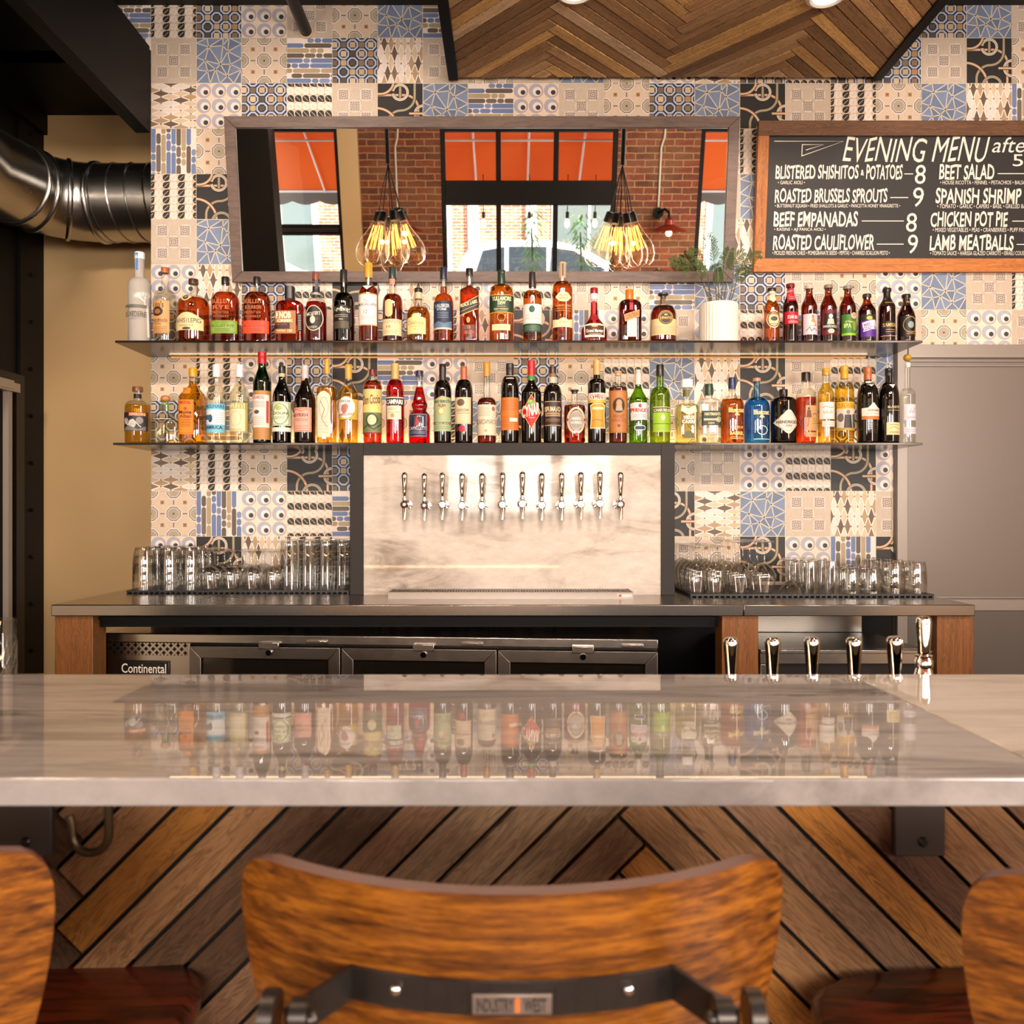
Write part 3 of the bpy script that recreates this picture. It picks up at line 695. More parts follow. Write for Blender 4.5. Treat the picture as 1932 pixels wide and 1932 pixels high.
# ---------------------------------------------------------------- beer tap panel, taps, drip tray
m_marble_v = marble('tap_wall_marble', '#dccfc2', '#453a33', (1, 1, 2.4), .045, 2.6, (.46, .60), .6, (0, math.radians(-28), 0), '#cdb096', .28)
TY = 3.295; CZ = .9825
x0, x1, zt = PX(660, TY), PX(1273, TY), PZ(835.5, TY); xi0, xi1, zi = PX(685.5, TY), PX(1247.5, TY), PZ(858.5, TY)
t = thing('tap_panel', 'white marble beer tap panel in a dark metal frame under the lower shelf', 'tap panel', ((x0+x1)/2, TY, CZ))
fr = MB().box(x0, xi0, TY, YW-.02, CZ, zt).box(xi1, x1, TY, YW-.02, CZ, zt).box(xi0, xi1, TY, YW-.02, zi, zt); fr.build('frame', plain('dark_bronze_frame', '#1f1813', .6, .2, var=.1), t, bevel=.001)
MB().box(xi0, xi1, TY+.008, YW-.02, CZ, zi).build('marble_slab', m_marble_v, t, smooth=0)
TX = (763.7, 800.9, 834.7, 872, 909.5, 948, 985.7, 1022, 1059.5, 1095.7, 1131.6, 1170.5)
ty = TY+.008; m_tapg = m_chrome
ORD = ('first', 'second', 'third', 'fourth', 'fifth', 'sixth', 'seventh', 'eighth', 'ninth', 'tenth', 'eleventh', 'twelfth')
yt = TY-.075; xt = PX(TX[0], yt); zt_ = PZ(948, yt)
tap = thing('beer_tap', '', 'beer tap', (xt, ty, zt_), 'beer taps on the marble panel')
L_ = lambda mb: mb.move(Matrix.Translation((xt, 0, zt_)))
L_(MB().lathe([(.0001, .052), (.006, .052), (.0075, .06), (.0125, .125), (.013, .133), (.0105, .141), (.006, .1455), (.0005, .147)], 20).move(Matrix.Translation((0, yt-.004, -.028)))).build('handle', m_chrome, tap)
L_(MB().lathe([(.006, -.004), (.011, .0), (.011, .004), (.007, .007), (.011, .011), (.011, .015), (.006, .0185), (.006, .024)], 18).move(Matrix.Translation((0, yt, 0)))).build('collar', m_chrome, tap)
L_(MB().tube([(0, yt-.016, -.008), (0, yt-.012, -.008), (0, yt+.01, -.008), (0, yt+.018, -.008)], [.012, .0155, .0155, .011], 20)).build('faucet_body', m_chrome, tap)
L_(MB().tube([(0, yt-.0175, -.008), (0, yt-.0155, -.008)], .006, 14)).build('bolt', m_steel, tap)
L_(MB().tube([(0, yt+.016, -.008), (0, ty-.006, -.008), (0, ty-.005, -.008), (0, ty-.0005, -.008)], [.0085, .0085, .019, .02], 20)).build('shank', m_chrome, tap)
L_(MB().tube([(0, yt, -.012), (0, yt-.006, -.035), (0, yt-.010, -.067)], [.011, .0095, .0072], 18)).build('spout', m_chrome, tap)
for k, px in enumerate(TX):
    lb = 'chrome beer tap on the white marble panel, %s from the left' % ORD[k]
    if k == 0: tap['label'] = lb
    else: dup(tap, (PX(px, yt), ty, zt_+random.uniform(-.004, .004)), lb)
x0, x1 = PX(732, 3.14), PX(1195, 3.14)
m_tray = plain('tray_steel', '#7d746c', .38, 1.0, var=.1, scale=40)
t = thing('drip_tray', 'long stainless steel drip tray on the counter under the beer taps', 'drip tray', ((x0+x1)/2, 3.2, CZ))
MB().box(x0, x1, 3.14, 3.143, CZ, CZ+.026).box(x0, x1, 3.282, 3.285, CZ, CZ+.026).box(x0, x0+.003, 3.143, 3.282, CZ, CZ+.026).box(x1-.003, x1, 3.143, 3.282, CZ, CZ+.026).box(x0+.003, x1-.003, 3.143, 3.282, CZ, CZ+.003).build('pan', m_tray, t)
g = MB()
for k in range(88): q = x0+.006+(x1-x0-.012)*k/87; g.box(q-.003, q+.003, 3.1435, 3.2815, CZ+.021, CZ+.024)
g.build('grate', m_tray, t, smooth=0)
MB().box(x1-.062, x1-.006, 3.1385, 3.14, CZ+.007, CZ+.019).box(x1-.056, x1-.046, 3.138, 3.1385, CZ+.009, CZ+.017, 1).build('plate', [plain('pale_plate', '#d9cdbf', .4), plain('red_mark', '#b3231c', .5)], t)

# ---------------------------------------------------------------- back counter
m_steelc = NT('worktop_steel'); m_steelc = m_steelc.done(m_steelc.bsdf('#9a9087', .2, 1.0, bump=m_steelc.noise(m_steelc.coords(scale=(60, 2, 2)), 8, 3), bs=.02))
KY = 2.945; x0, x1, xs = PX(96, KY), PX(1840, KY), PX(1403, KY)
t = thing('back_counter', 'long stainless steel back bar counter on wooden posts', 'counter', ((x0+x1)/2, 3.28, 0))
MB().box(x0, xs-.0005, KY, YW-.003, CZ-.041, CZ).build('worktop', m_steelc, t, bevel=.003)
MB().box(xs+.0005, x1, KY, YW-.003, CZ-.041, CZ).build('worktop', m_steelc, t, bevel=.003)
for a, b in ((103, 175), (1362, 1431), (1768, 1838)):
    p0, p1 = PX(a, 2.97), PX(b, 2.97)
    MB().slab((((p0+p1)/2, 3.07, 0), ((p0+p1)/2, 3.07, CZ-.041)), ((p1-p0)/2, 0, 0), (0, -.1, 0), 0, lin('#7f4f26')).build('post', m_post, t, bevel=.003)
MB().box(PX(175, 3), PX(1362, 3), 3.02, 3.06, CZ-.09, CZ-.041).box(PX(175, 3), PX(1362, 3), 3.01, 3.02, CZ-.062, CZ-.052).build('apron_rail', m_black, t)

# bar cooler (slightly askew under the counter)
CW, CH = 2.09, .855
ck = thing('bar_cooler', 'low stainless three-door bar cooler under the counter', 'cooler', (PX(199, 3.14), 3.14, 0), rz=math.radians(-4.4))
ORG[ck.name] = (0, 0, 0)
MB().box(0, CW, .03, .40, .02, CH-.037, 0).build('body', [plain('cooler_cabinet', '#2a2623', .4, .4)], ck)
MB().box(0, CW, -.012, .40, CH-.036, CH, 0).build('top', m_steel, ck, bevel=.004)
for x in (.05, CW-.05): MB().box(x-.03, x+.03, .05, .39, 0, .02).build('foot', m_black, ck)
gx = .335
MB().box(0, gx, 0, .03, .02, CH-.085).box(0, .012, 0, .03, CH-.085, CH-.037).box(gx-.012, gx, 0, .03, CH-.085, CH-.037).build('side_panel', m_steel, ck)
g = MB()
for k in range(-2, 13):
    a = .012+k*.028
    for s in (1, -1):
        xx = (a, a+.048) if s > 0 else (a+.048, a)
        for q in stroke([(xx[0], CH-.0848), (xx[1], CH-.037)], .008):
            q = clip_poly(q, .012, gx-.012, CH-.085, CH-.037)
            if len(q) > 2: g.prism(q if area2(q) > 0 else q[::-1], -.001-.001*(s > 0), .004)
g.build('grille', m_steel, ck, smooth=0)
pl = MB().box(.056, .256, -.006, 0, CH-.205, CH-.105)
pl.build('nameplate', plain('black_plate', '#15110f', .35), ck, bevel=.004)
def text3d(mb, s, fx, fz, fn, bold=0):
    vs, fs = glyphs(s, bold); mb.add([fn(fx(u), fz(v)) for u, v in vs], fs)
tx = MB(); text3d(tx, 'Continental', lambda u: .068+u*.176, lambda v: CH-.152+v*.036, lambda a, b: (a, -.0072, b), .01)
tx.build('lettering', m_chalk, ck, smooth=0)
m_dglass = NT('dark_door_glass'); m_dglass = m_dglass.done(m_dglass.bsdf('#17130f', .06, 0, Specular_IOR_Level=.8))
m_steeld = plain('door_steel', '#7d756e', .3, 1.0, var=.08, scale=30)
dw = (CW-gx-.012)/3
for k in range(3):
    a = gx+.006+k*(dw+.003); b = a+dw-.003; zt0, zb0 = CH-.045, .09
    d = MB()
    for p in ([(a, zb0), (b, zb0), (b-.045, zb0+.045), (a+.045, zb0+.045)], [(a, zt0), (a+.045, zt0-.045), (b-.045, zt0-.045), (b, zt0)], [(a, zb0), (a+.045, zb0+.045), (a+.045, zt0-.045), (a, zt0)], [(b, zb0), (b, zt0), (b-.045, zt0-.045), (b-.045, zb0+.045)]):
        d.prism(p if area2(p) > 0 else p[::-1], -.02, .028)
    door = d.build('door', m_steeld, ck, bevel=.002)
    MB().box(a+.045, b-.045, -.008, .0, zb0+.045, zt0-.045).build('glass_pane', m_dglass, door)
    MB().tube([((a+b)/2+.02, -.03, zt0-.02), ((a+b)/2+.02, -.018, zt0-.02)], .011, 16).build('lock', m_chrome, door)
    MB().box((a+b)/2-.02, (a+b)/2+.06, -.03, -.012, CH-.052, CH-.026).build('handle', m_steel, door, bevel=.003)
    MB().box(b-.13, b-.05, -.022, -.012, CH-.03, CH-.018).build('hinge', m_steel, door, bevel=.003)
# keg cabinet between the right-hand posts
x0, x1 = PX(1434, 3.0), PX(1766, 3.0)
t = thing('keg_cabinet', 'low dark cabinet with a stainless top rail between the right posts', 'cabinet', ((x0+x1)/2, 3.0, 0))
MB().box(x0+.004, x1-.004, 3.03, 3.5, .0, .80).build('body', plain('keg_cabinet_dark', '#221d1a', .35, .3), t)
MB().box(x0, x1, 3.0, 3.03, H-.555, H-.503).box(x0, x1, 2.992, 3.0, H-.516, H-.503).box(x0, x0+.02, 2.995, 3.0, .02, H-.555).build('top_rail', m_steel, t, bevel=.002)
tag(MB().box(PX(1431, 3.5), PX(1620, 3.55), 3.52, 3.55, .80, CZ-.0415).build('steel_panel', m_steel), 'brushed steel panel standing at the back of the keg cabinet', 'panel')

# ---------------------------------------------------------------- front bar
m_marble_h = marble('bar_marble', '#a89e98', '#3d3733', (.8, 6.0, 1), .018, 2.6, (.44, .56), .7, (0, 0, math.radians(4)), '#a89a92')
m_marble_h2 = marble('bar_marble_return', '#cdbfb2', '#7d7269', (.8, 5.0, 1), .02, 2.4, (.45, .6), .6, (0, 0, math.radians(-14)), '#cdb49c')
BZ = H-.245; BY0, BY1 = .756, 1.241
t = thing('front_bar', 'white marble topped front bar clad in reclaimed wood chevron planks', 'bar', (0, 1.0, 0))
MB().box(-2.2, .5105, BY0, BY1, BZ-.0265, BZ).build('marble_top', m_marble_h, t, bevel=.0025)
MB().box(.5115, 2.2, BY0, BY1, BZ-.0265, BZ).build('marble_top', m_marble_h2, t, bevel=.0025)
MB().box(-1.5, .47, 1.190, 1.200, .93, BZ-.0265).build('rail', m_iron, t)
led = MB()
for k in range(86): led.box(-1.32+k*.0205, -1.314+k*.0205, 1.2001, 1.2012, .953, .960)
led.build('light_strip', emit('led_dots', '#ff8a38', 20), t, smooth=0)
light('under_bar_led', 'AREA', (-.45, 1.206, .956), 2.5, (1, .58, .30), (PI/2, 0, 0), 1.75, .01)
FY = 1.04; pm = MB(); rnd = random.Random(5)
vx = [PX(140, FY)-.69*2, PX(140, FY)-.69, PX(140, FY), PX(1190, FY), PX(1190, FY)+.69, PX(1190, FY)+1.38]
chevron(-1.6, 1.7, .25, BZ-.027, [(vx[0], False), (vx[1], True), (vx[2], False), (vx[3], True), (vx[4], False), (vx[5], True)], .0445, .0055,
        plank_adder(pm, lambda q, th: (q[0], FY-th+.004, q[1]), .016, PLANKB), rnd)
pm.build('plank_cladding', m_plank, t, smooth=0)
MB().box(-2.1, 2.1, FY+.004, FY+.06, 0, BZ-.0265).build('core', plain('black_backing', '#0c0908', .9), t)
for k, (a, b) in enumerate(((-12, 97), (1688, 1784))):
    Yk = FY-.022; q0, q1 = PX(a, Yk), PX(b, Yk); zb = PZ(1616, Yk)
    br = thing('counter_bracket', ('dark steel bracket under the bar overhang beside the bag hook', 'dark steel bracket under the bar overhang behind the right stool')[k], 'bracket', ((q0+q1)/2, Yk, zb), 'steel brackets under the bar top')
    MB().box(q0, q1, Yk, FY-.0125, zb, BZ-.0275).box(q0, q1, BY0+.12, Yk, BZ-.0335, BZ-.0275).build('plate', plain('bracket_steel', '#4a423d', .45, .5, var=.1), br, bevel=.002)
    for zz in (zb+.018, BZ-.05): MB().lathe([(.0065, 0), (.0065, .001), (.004, .003)], 14).move(Matrix.Translation(((q0+q1)/2+.004, Yk-.0002, zz)) @ Matrix.Rotation(PI/2, 4, 'X')).build('screw', m_iron, br)
hx, hy = PX(182, .80), .80
t = thing('bag_hook', 'bent black metal hook hanging under the bar top', 'hook', (hx, hy, BZ-.027))
hz = BZ-.027
pts = [(hx+.012, hy, hz)]+[(hx+.012, hy, hz-.03)]+[(hx-.006+.018*math.cos(a), hy, hz-.042+.018*math.sin(a)*1.0) for a in [math.radians(-q) for q in range(0, 181, 20)]]+[(hx-.025, hy, hz-.03), (hx-.027, hy, hz-.024)]
MB().tube(pts, .0042, 10).build('hook', plain('dark_brass', '#3d2e1c', .4, .8), t)
MB().box(hx-.002, hx+.026, hy-.012, hy+.012, hz-.003, hz-.0002).build('plate', m_iron, t)

# beer tower handles standing behind the bar
Yt = 1.36; lz = .80
st = thing('speed_rail', 'low steel service ledge behind the right end of the bar', 'ledge', (.45, 1.45, 0))
MB().box(.2, .95, 1.26, 1.62, lz-.03, lz).build('top', m_steel, st)
for x in (.24, .91):
    for y in (1.29, 1.59): MB().box(x-.015, x+.015, y-.015, y+.015, 0, lz-.03).build('leg', m_steel, st)
t = thing('beer_tower', 'chrome beer tower with five short handles and one tall handle behind the bar', 'beer tower', (.45, Yt, lz))
m = MB().tube([(.30, Yt+.05, BZ-.12), (.80, Yt+.05, BZ-.12)], .04, 24)
m.build('pipe', m_chrome, t)
for x in (.36, .74): MB().tube([(x, Yt+.05, lz), (x, Yt+.05, BZ-.13)], .03, 20).build('column', m_chrome, t)
for px, py, s in ((1379, 1203, 1), (1457.5, 1202, 1.04), (1532, 1202, 1.04), (1611, 1203, 1.04), (1688.5, 1201, 1.08)):
    x = PX(px, Yt); zt = PZ(py, Yt); r = .0122*s
    h = MB().lathe([(.006, -.125), (.0066, -.1), (.0078, -.066), (r*.80, -.045), (r, -.013), (r*1.02, -.009), (r*.97, -.004), (r*.75, -.0006), (r*.4, .0008), (.0004, .001)], 24, (x, Yt, zt))
    h.tube([(x, Yt, zt-.125), (x, Yt, zt-.16), (x, Yt+.03, zt-.17)], .009, 12)
    h.build('tap_handle', m_chrome, t)
x, zt = PX(1743, Yt), PZ(1163, Yt); r = .0125
MB().lathe([(.0105, -.09), (.0115, -.065), (.0085, -.064), (.0095, -.06), (.0095, -.058), (r, -.013), (r, -.009), (r*.9, -.003), (r*.6, .0), (.0004, .001)], 24, (x, Yt, zt)).build('tap_handle', m_chrome, t)
MB().lathe([(.0135, -.0665), (.0135, -.064)], 24, (x, Yt, zt)).lathe([(.011, -.066), (.0145, -.073), (.0145, -.083), (.012, -.085), (.0165, -.1), (.02, -.13), (.02, -.2)][::-1], 24, (x, Yt, zt)).build('fitting', m_chrome, t)

# service ledge, mat and mixing glass at far left
lz = .962; lx0, lx1 = -1.62, PX(86, 1.76)
st = thing('service_ledge', 'steel service ledge behind the left end of the bar', 'ledge', (-1.3, 1.6, 0))
MB().box(lx0, lx1, 1.46, 1.80, lz-.03, lz).build('top', m_steel, st, bevel=.003)
for x in (lx0+.04, lx1-.04):
    for y in (1.5, 1.76): MB().box(x-.015, x+.015, y-.015, y+.015, 0, lz-.03).build('leg', m_steel, st)
x1 = PX(57, 1.72)
mt = MB().box(-1.55, x1, 1.50, 1.73, lz+.004, lz+.010)
for k in range(12):
    for j in range(5): mt.box(x1-.012-k*.04, x1-.004-k*.04, 1.505+j*.05, 1.52+j*.05, lz, lz+.004)
for k in range(46): mt.box(x1-.003-k*.01, x1+.001-k*.01-.002, 1.50, 1.73, lz+.010, lz+.0125)
tag(mt.build('bar_mat', plain('grey_rubber_mat', '#4b433d', .6)), 'ribbed grey rubber bar mat on the left service ledge', 'mat')
# ---------------------------------------------------------------- bottles
m_lab = painted('printed_label', .45, .03, (40, 40, 40), .4)
m_foil = painted('bottle_cap', .3, .05, (40, 40, 40), .5)
G = {'clear': tinted_glass('clear_glass', '#fdfdfa', '#d9dcd2'), 'green': tinted_glass('green_bottle_glass', '#3f8a2e', '#0d3309'), 'dgreen': tinted_glass('dark_green_glass', '#4b5c24', '#10200a'),
     'brown': tinted_glass('brown_beer_glass', '#c47a34', '#3a1505'), 'blue': tinted_glass('blue_bottle_glass', '#9ad6f7', '#1a6fb8'), 'lgreen': tinted_glass('pale_green_glass', '#c3e09a', '#4f7a2a'),
     'amber': tinted_glass('amber_glass', '#d08a3a', '#6a2e08')}
t_ = NT('black_bottle_glass'); G['black'] = t_.done(t_.bsdf('#0d0706', .05, 0, Specular_IOR_Level=.7, Coat_Weight=.3, Coat_Roughness=.03))
t_ = NT('frosted_glass'); G['frost'] = t_.done(t_.bsdf('#efe9e0', .5, 0, Transmission_Weight=.55, IOR=1.2))
ZN = {1: (220, 460, .20704), 2: (580, 460, .20708), 3: (920, 460, .20704), 4: (1240, 480, .26915)}
BYC = SY+.062
def bprofile(R, rn, h, zs, zn, kind, p, foot=.006, lip=True):
    pr = [(R*.86, 0, p), (R*.97, foot*.5, p), (R, foot*1.5, p), (R, zs, p)]
    n = 9
    for k in range(1, n+1):
        t = k/n
        if kind == 'round': r = rn+(R-rn)*math.cos(t*PI/2)**.75; z = zs+(zn-zs)*math.sin(t*PI/2)**1.15
        elif kind == 'dome': r = rn+(R-rn)*math.sqrt(max(0, 1-t**2.2)); z = zs+(zn-zs)*t
        elif kind == 'slope': s = t*t*(3-2*t); r = R+(rn-R)*s; z = zs+(zn-zs)*t
        elif kind == 'cone': r = R+(rn-R)*t; z = zs+(zn-zs)*t
        else: r = R+(rn-R)*t; z = zs+(zn-zs)*t
        pr.append((r, z, p+(2-p)*t))
    pr += [(rn, zn+.002, 2), (rn*.97, (zn+h)/2, 2), (rn, h-.0125, 2)]
    if lip: pr += [(rn*1.13, h-.011, 2), (rn*1.13, h-.003, 2), (rn, h-.001, 2)]
    return pr
def prof_r(pr, z):
    for a, b in zip(pr, pr[1:]):
        if a[1] <= z <= b[1] and b[1] > a[1]:
            t = (z-a[1])/(b[1]-a[1]); return a[0]+(b[0]-a[0])*t, a[2]+(b[2]-a[2])*t
    return pr[3][0], pr[3][2]
def bottle(name, label, group, shelf, zone, L, Rr, top, nl, nr, zn, zs, kind, glass, liq=None, fill=None, cap=None, items=(), p=2.0, dy=1.0, back=0.0, rmod=None, dark=False):
    ox, oy, s = ZN[zone]; Y = BYC+back
    fx = lambda q: PX(ox+q*s, Y); fz = lambda q: PZ(oy+q*s, Y)
    x0, x1 = fx(L), fx(Rr); xc = (x0+x1)/2; R = (x1-x0)/2; z0 = ZS[shelf]; h = fz(top)-z0
    rn = (fx(nr)-fx(nl))/2; zN = fz(zn)-z0; zS = fz(zs)-z0
    if dy*R > .05: Y = BYC
    t = thing(name, label, 'bottle', (xc, Y, z0), group)
    caph = 0
    pr = bprofile(R, rn, h, zS, zN, kind, p)
    if rmod: pr = rmod(pr, R, h)
    cz = None
    if cap: cz = fz(cap[0])-z0; prb = [q for q in pr if q[1] < cz-.001]+[(prof_r(pr, cz)[0], cz, 2)]
    else: prb = pr
    dyf = lambda q: 1+(dy-1)*max(0, min(1, (q[0]-rn)/max(1e-4, R-rn)))
    prb = [(q[0], q[1], q[2], dyf(q)) for q in prb]
    nseg = 40 if p > 2 else 28
    gb = MB().lathe(prb, nseg); gb.v = [(a+xc, b+Y, c+z0) for a, b, c in gb.v]
    gb.build('glass_body', G[glass], t, smooth=50)
    if liq:
        zf = fz(fill)-z0 if fill else zN
        k = .93; lp = [(q[0]*k, max(q[1], .006), q[2], q[3]) for q in prb if q[1] < zf-.001]; rr = prof_r(pr, zf); lp.append((rr[0]*k, zf, rr[1], dyf((rr[0],))))
        lb = MB().lathe(lp, nseg); lb.v = [(a+xc, b+Y, c+z0) for a, b, c in lb.v]
        lb.build('liquid', liquid(liq), t, smooth=50)
    if cap:
        col, wf = cap[1], cap[2]; rc = prof_r(pr, min(cz+.002, h))[0]*wf; style = cap[3] if len(cap) > 3 else 'cap'
        if style == 'cap': cp_ = [(rc, cz-.001), (rc, h-.003), (rc*.93, h), (rc*.5, h+.0004), (.0004, h+.0005)]
        elif style == 'foil': cp_ = [(rc, cz-.001), (rc*.98, cz+(h-cz)*.55), (rc*1.05, cz+(h-cz)*.6), (rc*1.02, h-.002), (rc*.9, h), (.0004, h+.0004)]
        elif style == 'ball': rr = (h-cz)/2; cp_ = [(max(.0004, math.sin(PI*k/10))*rr*wf, cz+rr-math.cos(PI*k/10)*rr) for k in range(11)]
        elif style == 'stopper': r0 = rc/wf; cp_ = [(r0*.9, cz-.001), (r0*.9, cz+(h-cz)*.45), (rc*.8, cz+(h-cz)*.46), (rc, cz+(h-cz)*.6), (rc, h-(h-cz)*.15), (rc*.8, h), (.0004, h+.0005)]
        elif style == 'square': cp_ = [(rc, cz-.001), (rc, h-.002), (rc*.9, h), (.0004, h)]
        c_ = MB().lathe(cp_, 24, p=4.5 if style == 'square' else 2, col=lin(col), caps=(True, False)); c_.v = [(a+xc, b+Y, c+z0) for a, b, c in c_.v]
        c_.build('crown_cap' if name == 'beer_bottle' else ('cork' if style in ('ball', 'stopper') else 'cap'), m_foil, t, smooth=40)
    # labels
    part = 'label'; mb = MB(); lay = [0]
    def put(poly, col, lift=0):
        lay[0] += 1; off = .0006+lay[0]*.00006
        poly = [(fx(a)-xc, fz(b)-z0) for a, b in poly]
        if area2(poly) < 0: poly = poly[::-1]
        xs = [q[0] for q in poly]; zs_ = [q[1] for q in poly]; st = max(R/9, .0025)
        k0, k1 = math.floor(min(xs)/st), math.ceil(max(xs)/st); zst = .012; sh = max(zs_) > zS
        zk = [(None, None)] if not sh else [(q*zst, (q+1)*zst) for q in range(math.floor(min(zs_)/zst), math.ceil(max(zs_)/zst))]
        for k in range(k0, k1):
            for za, zb in zk:
                c = clip_poly(poly, k*st, (k+1)*st, za, zb)
                if len(c) > 2 and abs(area2(c)) > 1e-9: mb.add([surf(u, v, off) for u, v in c], [tuple(range(len(c)))], 0, col)
    def surf(u, v, off):
        r, e = prof_r(pr, max(.001, min(h-.0005, v))); d = 1+(dy-1)*max(0, min(1, (r-rn)/max(1e-4, R-rn)))
        q = min(abs(u)/max(r, 1e-4), .992); y = r*d*(1-q**e)**(1/e); u = math.copysign(q*r, u)
        # push outwards along the horizontal normal
        nx, ny = u/max(r, 1e-4), y/max(r*d, 1e-4); m = math.hypot(nx, ny) or 1
        return (xc+u+nx/m*off, Y-y-ny/m*off, z0+v)
    def flush():
        nonlocal mb
        if mb.f: mb.build(part, m_lab, t, smooth=50)
        mb = MB(); lay[0] = 0
    for it in items:
        k = it[0]
        if k == 'part': flush(); part = it[1]
        elif k == 'r': put([(it[1], it[3]), (it[2], it[3]), (it[2], it[4]), (it[1], it[4])], lin(it[5]))
        elif k == 'e': put(regular(it[1], it[2], it[3], 28, it[4]), lin(it[5]))
        elif k == 'd': put([(it[1]-it[3], it[2]), (it[1], it[2]-it[4]), (it[1]+it[3], it[2]), (it[1], it[2]+it[4])], lin(it[5]))
        elif k == 'a': put([(it[1], it[4]), (it[2], it[4])]+[(it[2]+(it[1]-it[2])*q/10, it[3]+it[6]*(1-math.sin(PI*q/10))) for q in range(11)], lin(it[5]))
        elif k == 'p': put(it[1], lin(it[2]))
        elif k == 'o':   # outline rectangle
            for q in stroke([(it[1], it[3]), (it[2], it[3]), (it[2], it[4]), (it[1], it[4])], it[6], True): put(q, lin(it[5]))
        elif k == 'ring':
            for q in stroke(regular(it[1], it[2], it[3], 24, it[4]), it[6], True): put(q, lin(it[5]))
        elif k == 'l':
            for q in stroke(it[1], it[2]): put(q, lin(it[3]))
        elif k == 't':
            vs, fs = glyphs(it[1], it[7] if len(it) > 7 else .0); sk = it[8] if len(it) > 8 else 0; lay[0] += 1; off = .0006+lay[0]*.00006
            mb.add([surf(fx(it[2]+(it[3]-it[2])*u)-xc, fz(it[5]-(it[5]-it[4])*v-sk*(u-.5))-z0, off) for u, v in vs], fs, 0, lin(it[6]))
        elif k == 'lines':  # rows of fine print, each a row of small dashes
            _, xa, xb, ya, yb, n, c = it
            for q in range(n):
                yy = ya+(yb-ya)*(q+.5)/n; put([(xa, yy-2), (xb, yy-2), (xb, yy+2), (xa, yy+2)], lin(c))
    flush()
    return t
U, LW, BE = 'spirit bottles on the upper shelf', 'bottles on the lower shelf', 'beer bottles on the upper shelf'
def S(*a, **k): return bottle('spirit_bottle', a[0], U, 0, *a[1:], **k)
def D_(*a, **k): return bottle('liqueur_bottle', a[0], LW, 1, *a[1:], **k)
def N(*a, **k): return bottle('beer_bottle', a[0], BE, 0, *a[1:], **k)
cream, ink = '#ecdcb4', '#2a211b'
# --- upper shelf
import random as _r
rt = _r.Random(4); tree = []
def branch(x, y, a, L, w, d):
    x2, y2 = x+L*math.cos(a), y-L*math.sin(a); tree.append(('l', [(x, y), (x2, y2)], w, '#fbf7f0'))
    if d:
        for q in (-.42, .1, .5): branch(x2, y2, a+q+rt.uniform(-.15, .15), L*.72, w*.7, d-1)
branch(303, 860, PI/2+.02, 260, 9, 0); branch(300, 600, PI*.62, 50, 7, 4)
S('tall frosted vodka bottle with a white tree design, first on the upper shelf', 1, 112, 308, 80, 178, 263, 318, 378, 'round', 'frost', cap=(140, '#e9edf2', 1.04), items=tree+[('r', 118, 290, 578, 600, '#6f6a60'), ('t', 'BELVEDERE', 120, 290, 640, 688, '#5a544c'), ('t', 'VODKA', 150, 232, 690, 705, '#b9b6c8'), ('part', 'neck_label'), ('r', 182, 216, 95, 250, '#5d8fd0'), ('r', 186, 190, 95, 250, '#f2f2f2')])
S('clear bottle with a tan label and copper cap beside the frosted bottle', 1, 342, 545, 220, 425, 495, 425, 520, 'round', 'clear', '#f1ecd8', 470, (268, '#b4623f', 1.08), [('r', 350, 512, 540, 835, '#cf9a5c'), ('t', 'Tito\'s', 358, 470, 545, 605, ink, .02), ('e', 412, 638, 52, 42, '#3b2216'), ('e', 412, 638, 28, 24, '#a5653a'), ('t', 'Handmade', 356, 498, 695, 735, ink), ('t', 'VODKA', 372, 448, 742, 758, ink), ('lines', 362, 495, 770, 815, 3, '#6d4a2c'), ('r', 350, 512, 822, 828, '#b0642c')])
S('squat whiskey bottle with an arched cream label and corked neck', 1, 556, 846, 325, 693, 748, 470, 590, 'dome', 'clear', '#b3541a', 505, (368, '#4a2c20', 1.6, 'cap'), [('a', 566, 822, 655, 815, '#e6cf98', 60), ('t', 'WHISTLEPIG', 582, 806, 708, 750, '#33352c', .01), ('t', 'STRAIGHT RYE', 612, 752, 765, 782, '#4c4634'), ('e', 690, 800, 38, 12, '#4b4438'), ('part', 'neck_label'), ('p', [(622, 515), (650, 490), (675, 478), (700, 490), (732, 515), (700, 542), (675, 552), (650, 542)], '#e2cfa0'), ('e', 676, 512, 26, 26, '#2d2a26'), ('e', 676, 512, 12, 12, '#b49a62')])
for lb, dx, c, c2, s1, s2 in (('flask-shaped amber whiskey bottle with a green band label', 0, '#86a63a', '#3f5220', 'BULLEIT RYE', 'SMALL BATCH'), ('flask-shaped amber whiskey bottle with a bright orange-red band label', 289, '#e24a22', '#7a1d0c', 'BULLEIT BOURBON', 'FRONTIER WHISKEY')):
    S(lb, 1, 867+dx, 1117+dx, 305, 962+dx, 1026+dx, 440, 540, 'round', 'clear', '#8e3a14', 452, (372, '#241a15', 1.15), [('r', 872+dx, 1112+dx, 716, 832, c), ('r', 872+dx, 1112+dx, 724, 727, c2), ('r', 872+dx, 1112+dx, 820, 823, c2), ('t', s1, 895+dx, 1090+dx, 750, 775, c2, .01), ('t', s2, 920+dx, 1050+dx, 732, 744, c2), ('lines', 920+dx, 1060+dx, 786, 815, 2, c2), ('part', 'embossing'), ('t', 'BULLEIT', 890+dx, 1060+dx, 522, 560, '#c57a48'), ('t', s1.split()[1], 905+dx, 1050+dx, 578, 612, '#c57a48'), ('t', 'FRONTIER', 900+dx, 1050+dx, 630, 655, '#b86c3c'), ('t', 'WHISKEY', 905+dx, 1050+dx, 668, 688, '#b86c3c')], p=3.2, dy=.62)
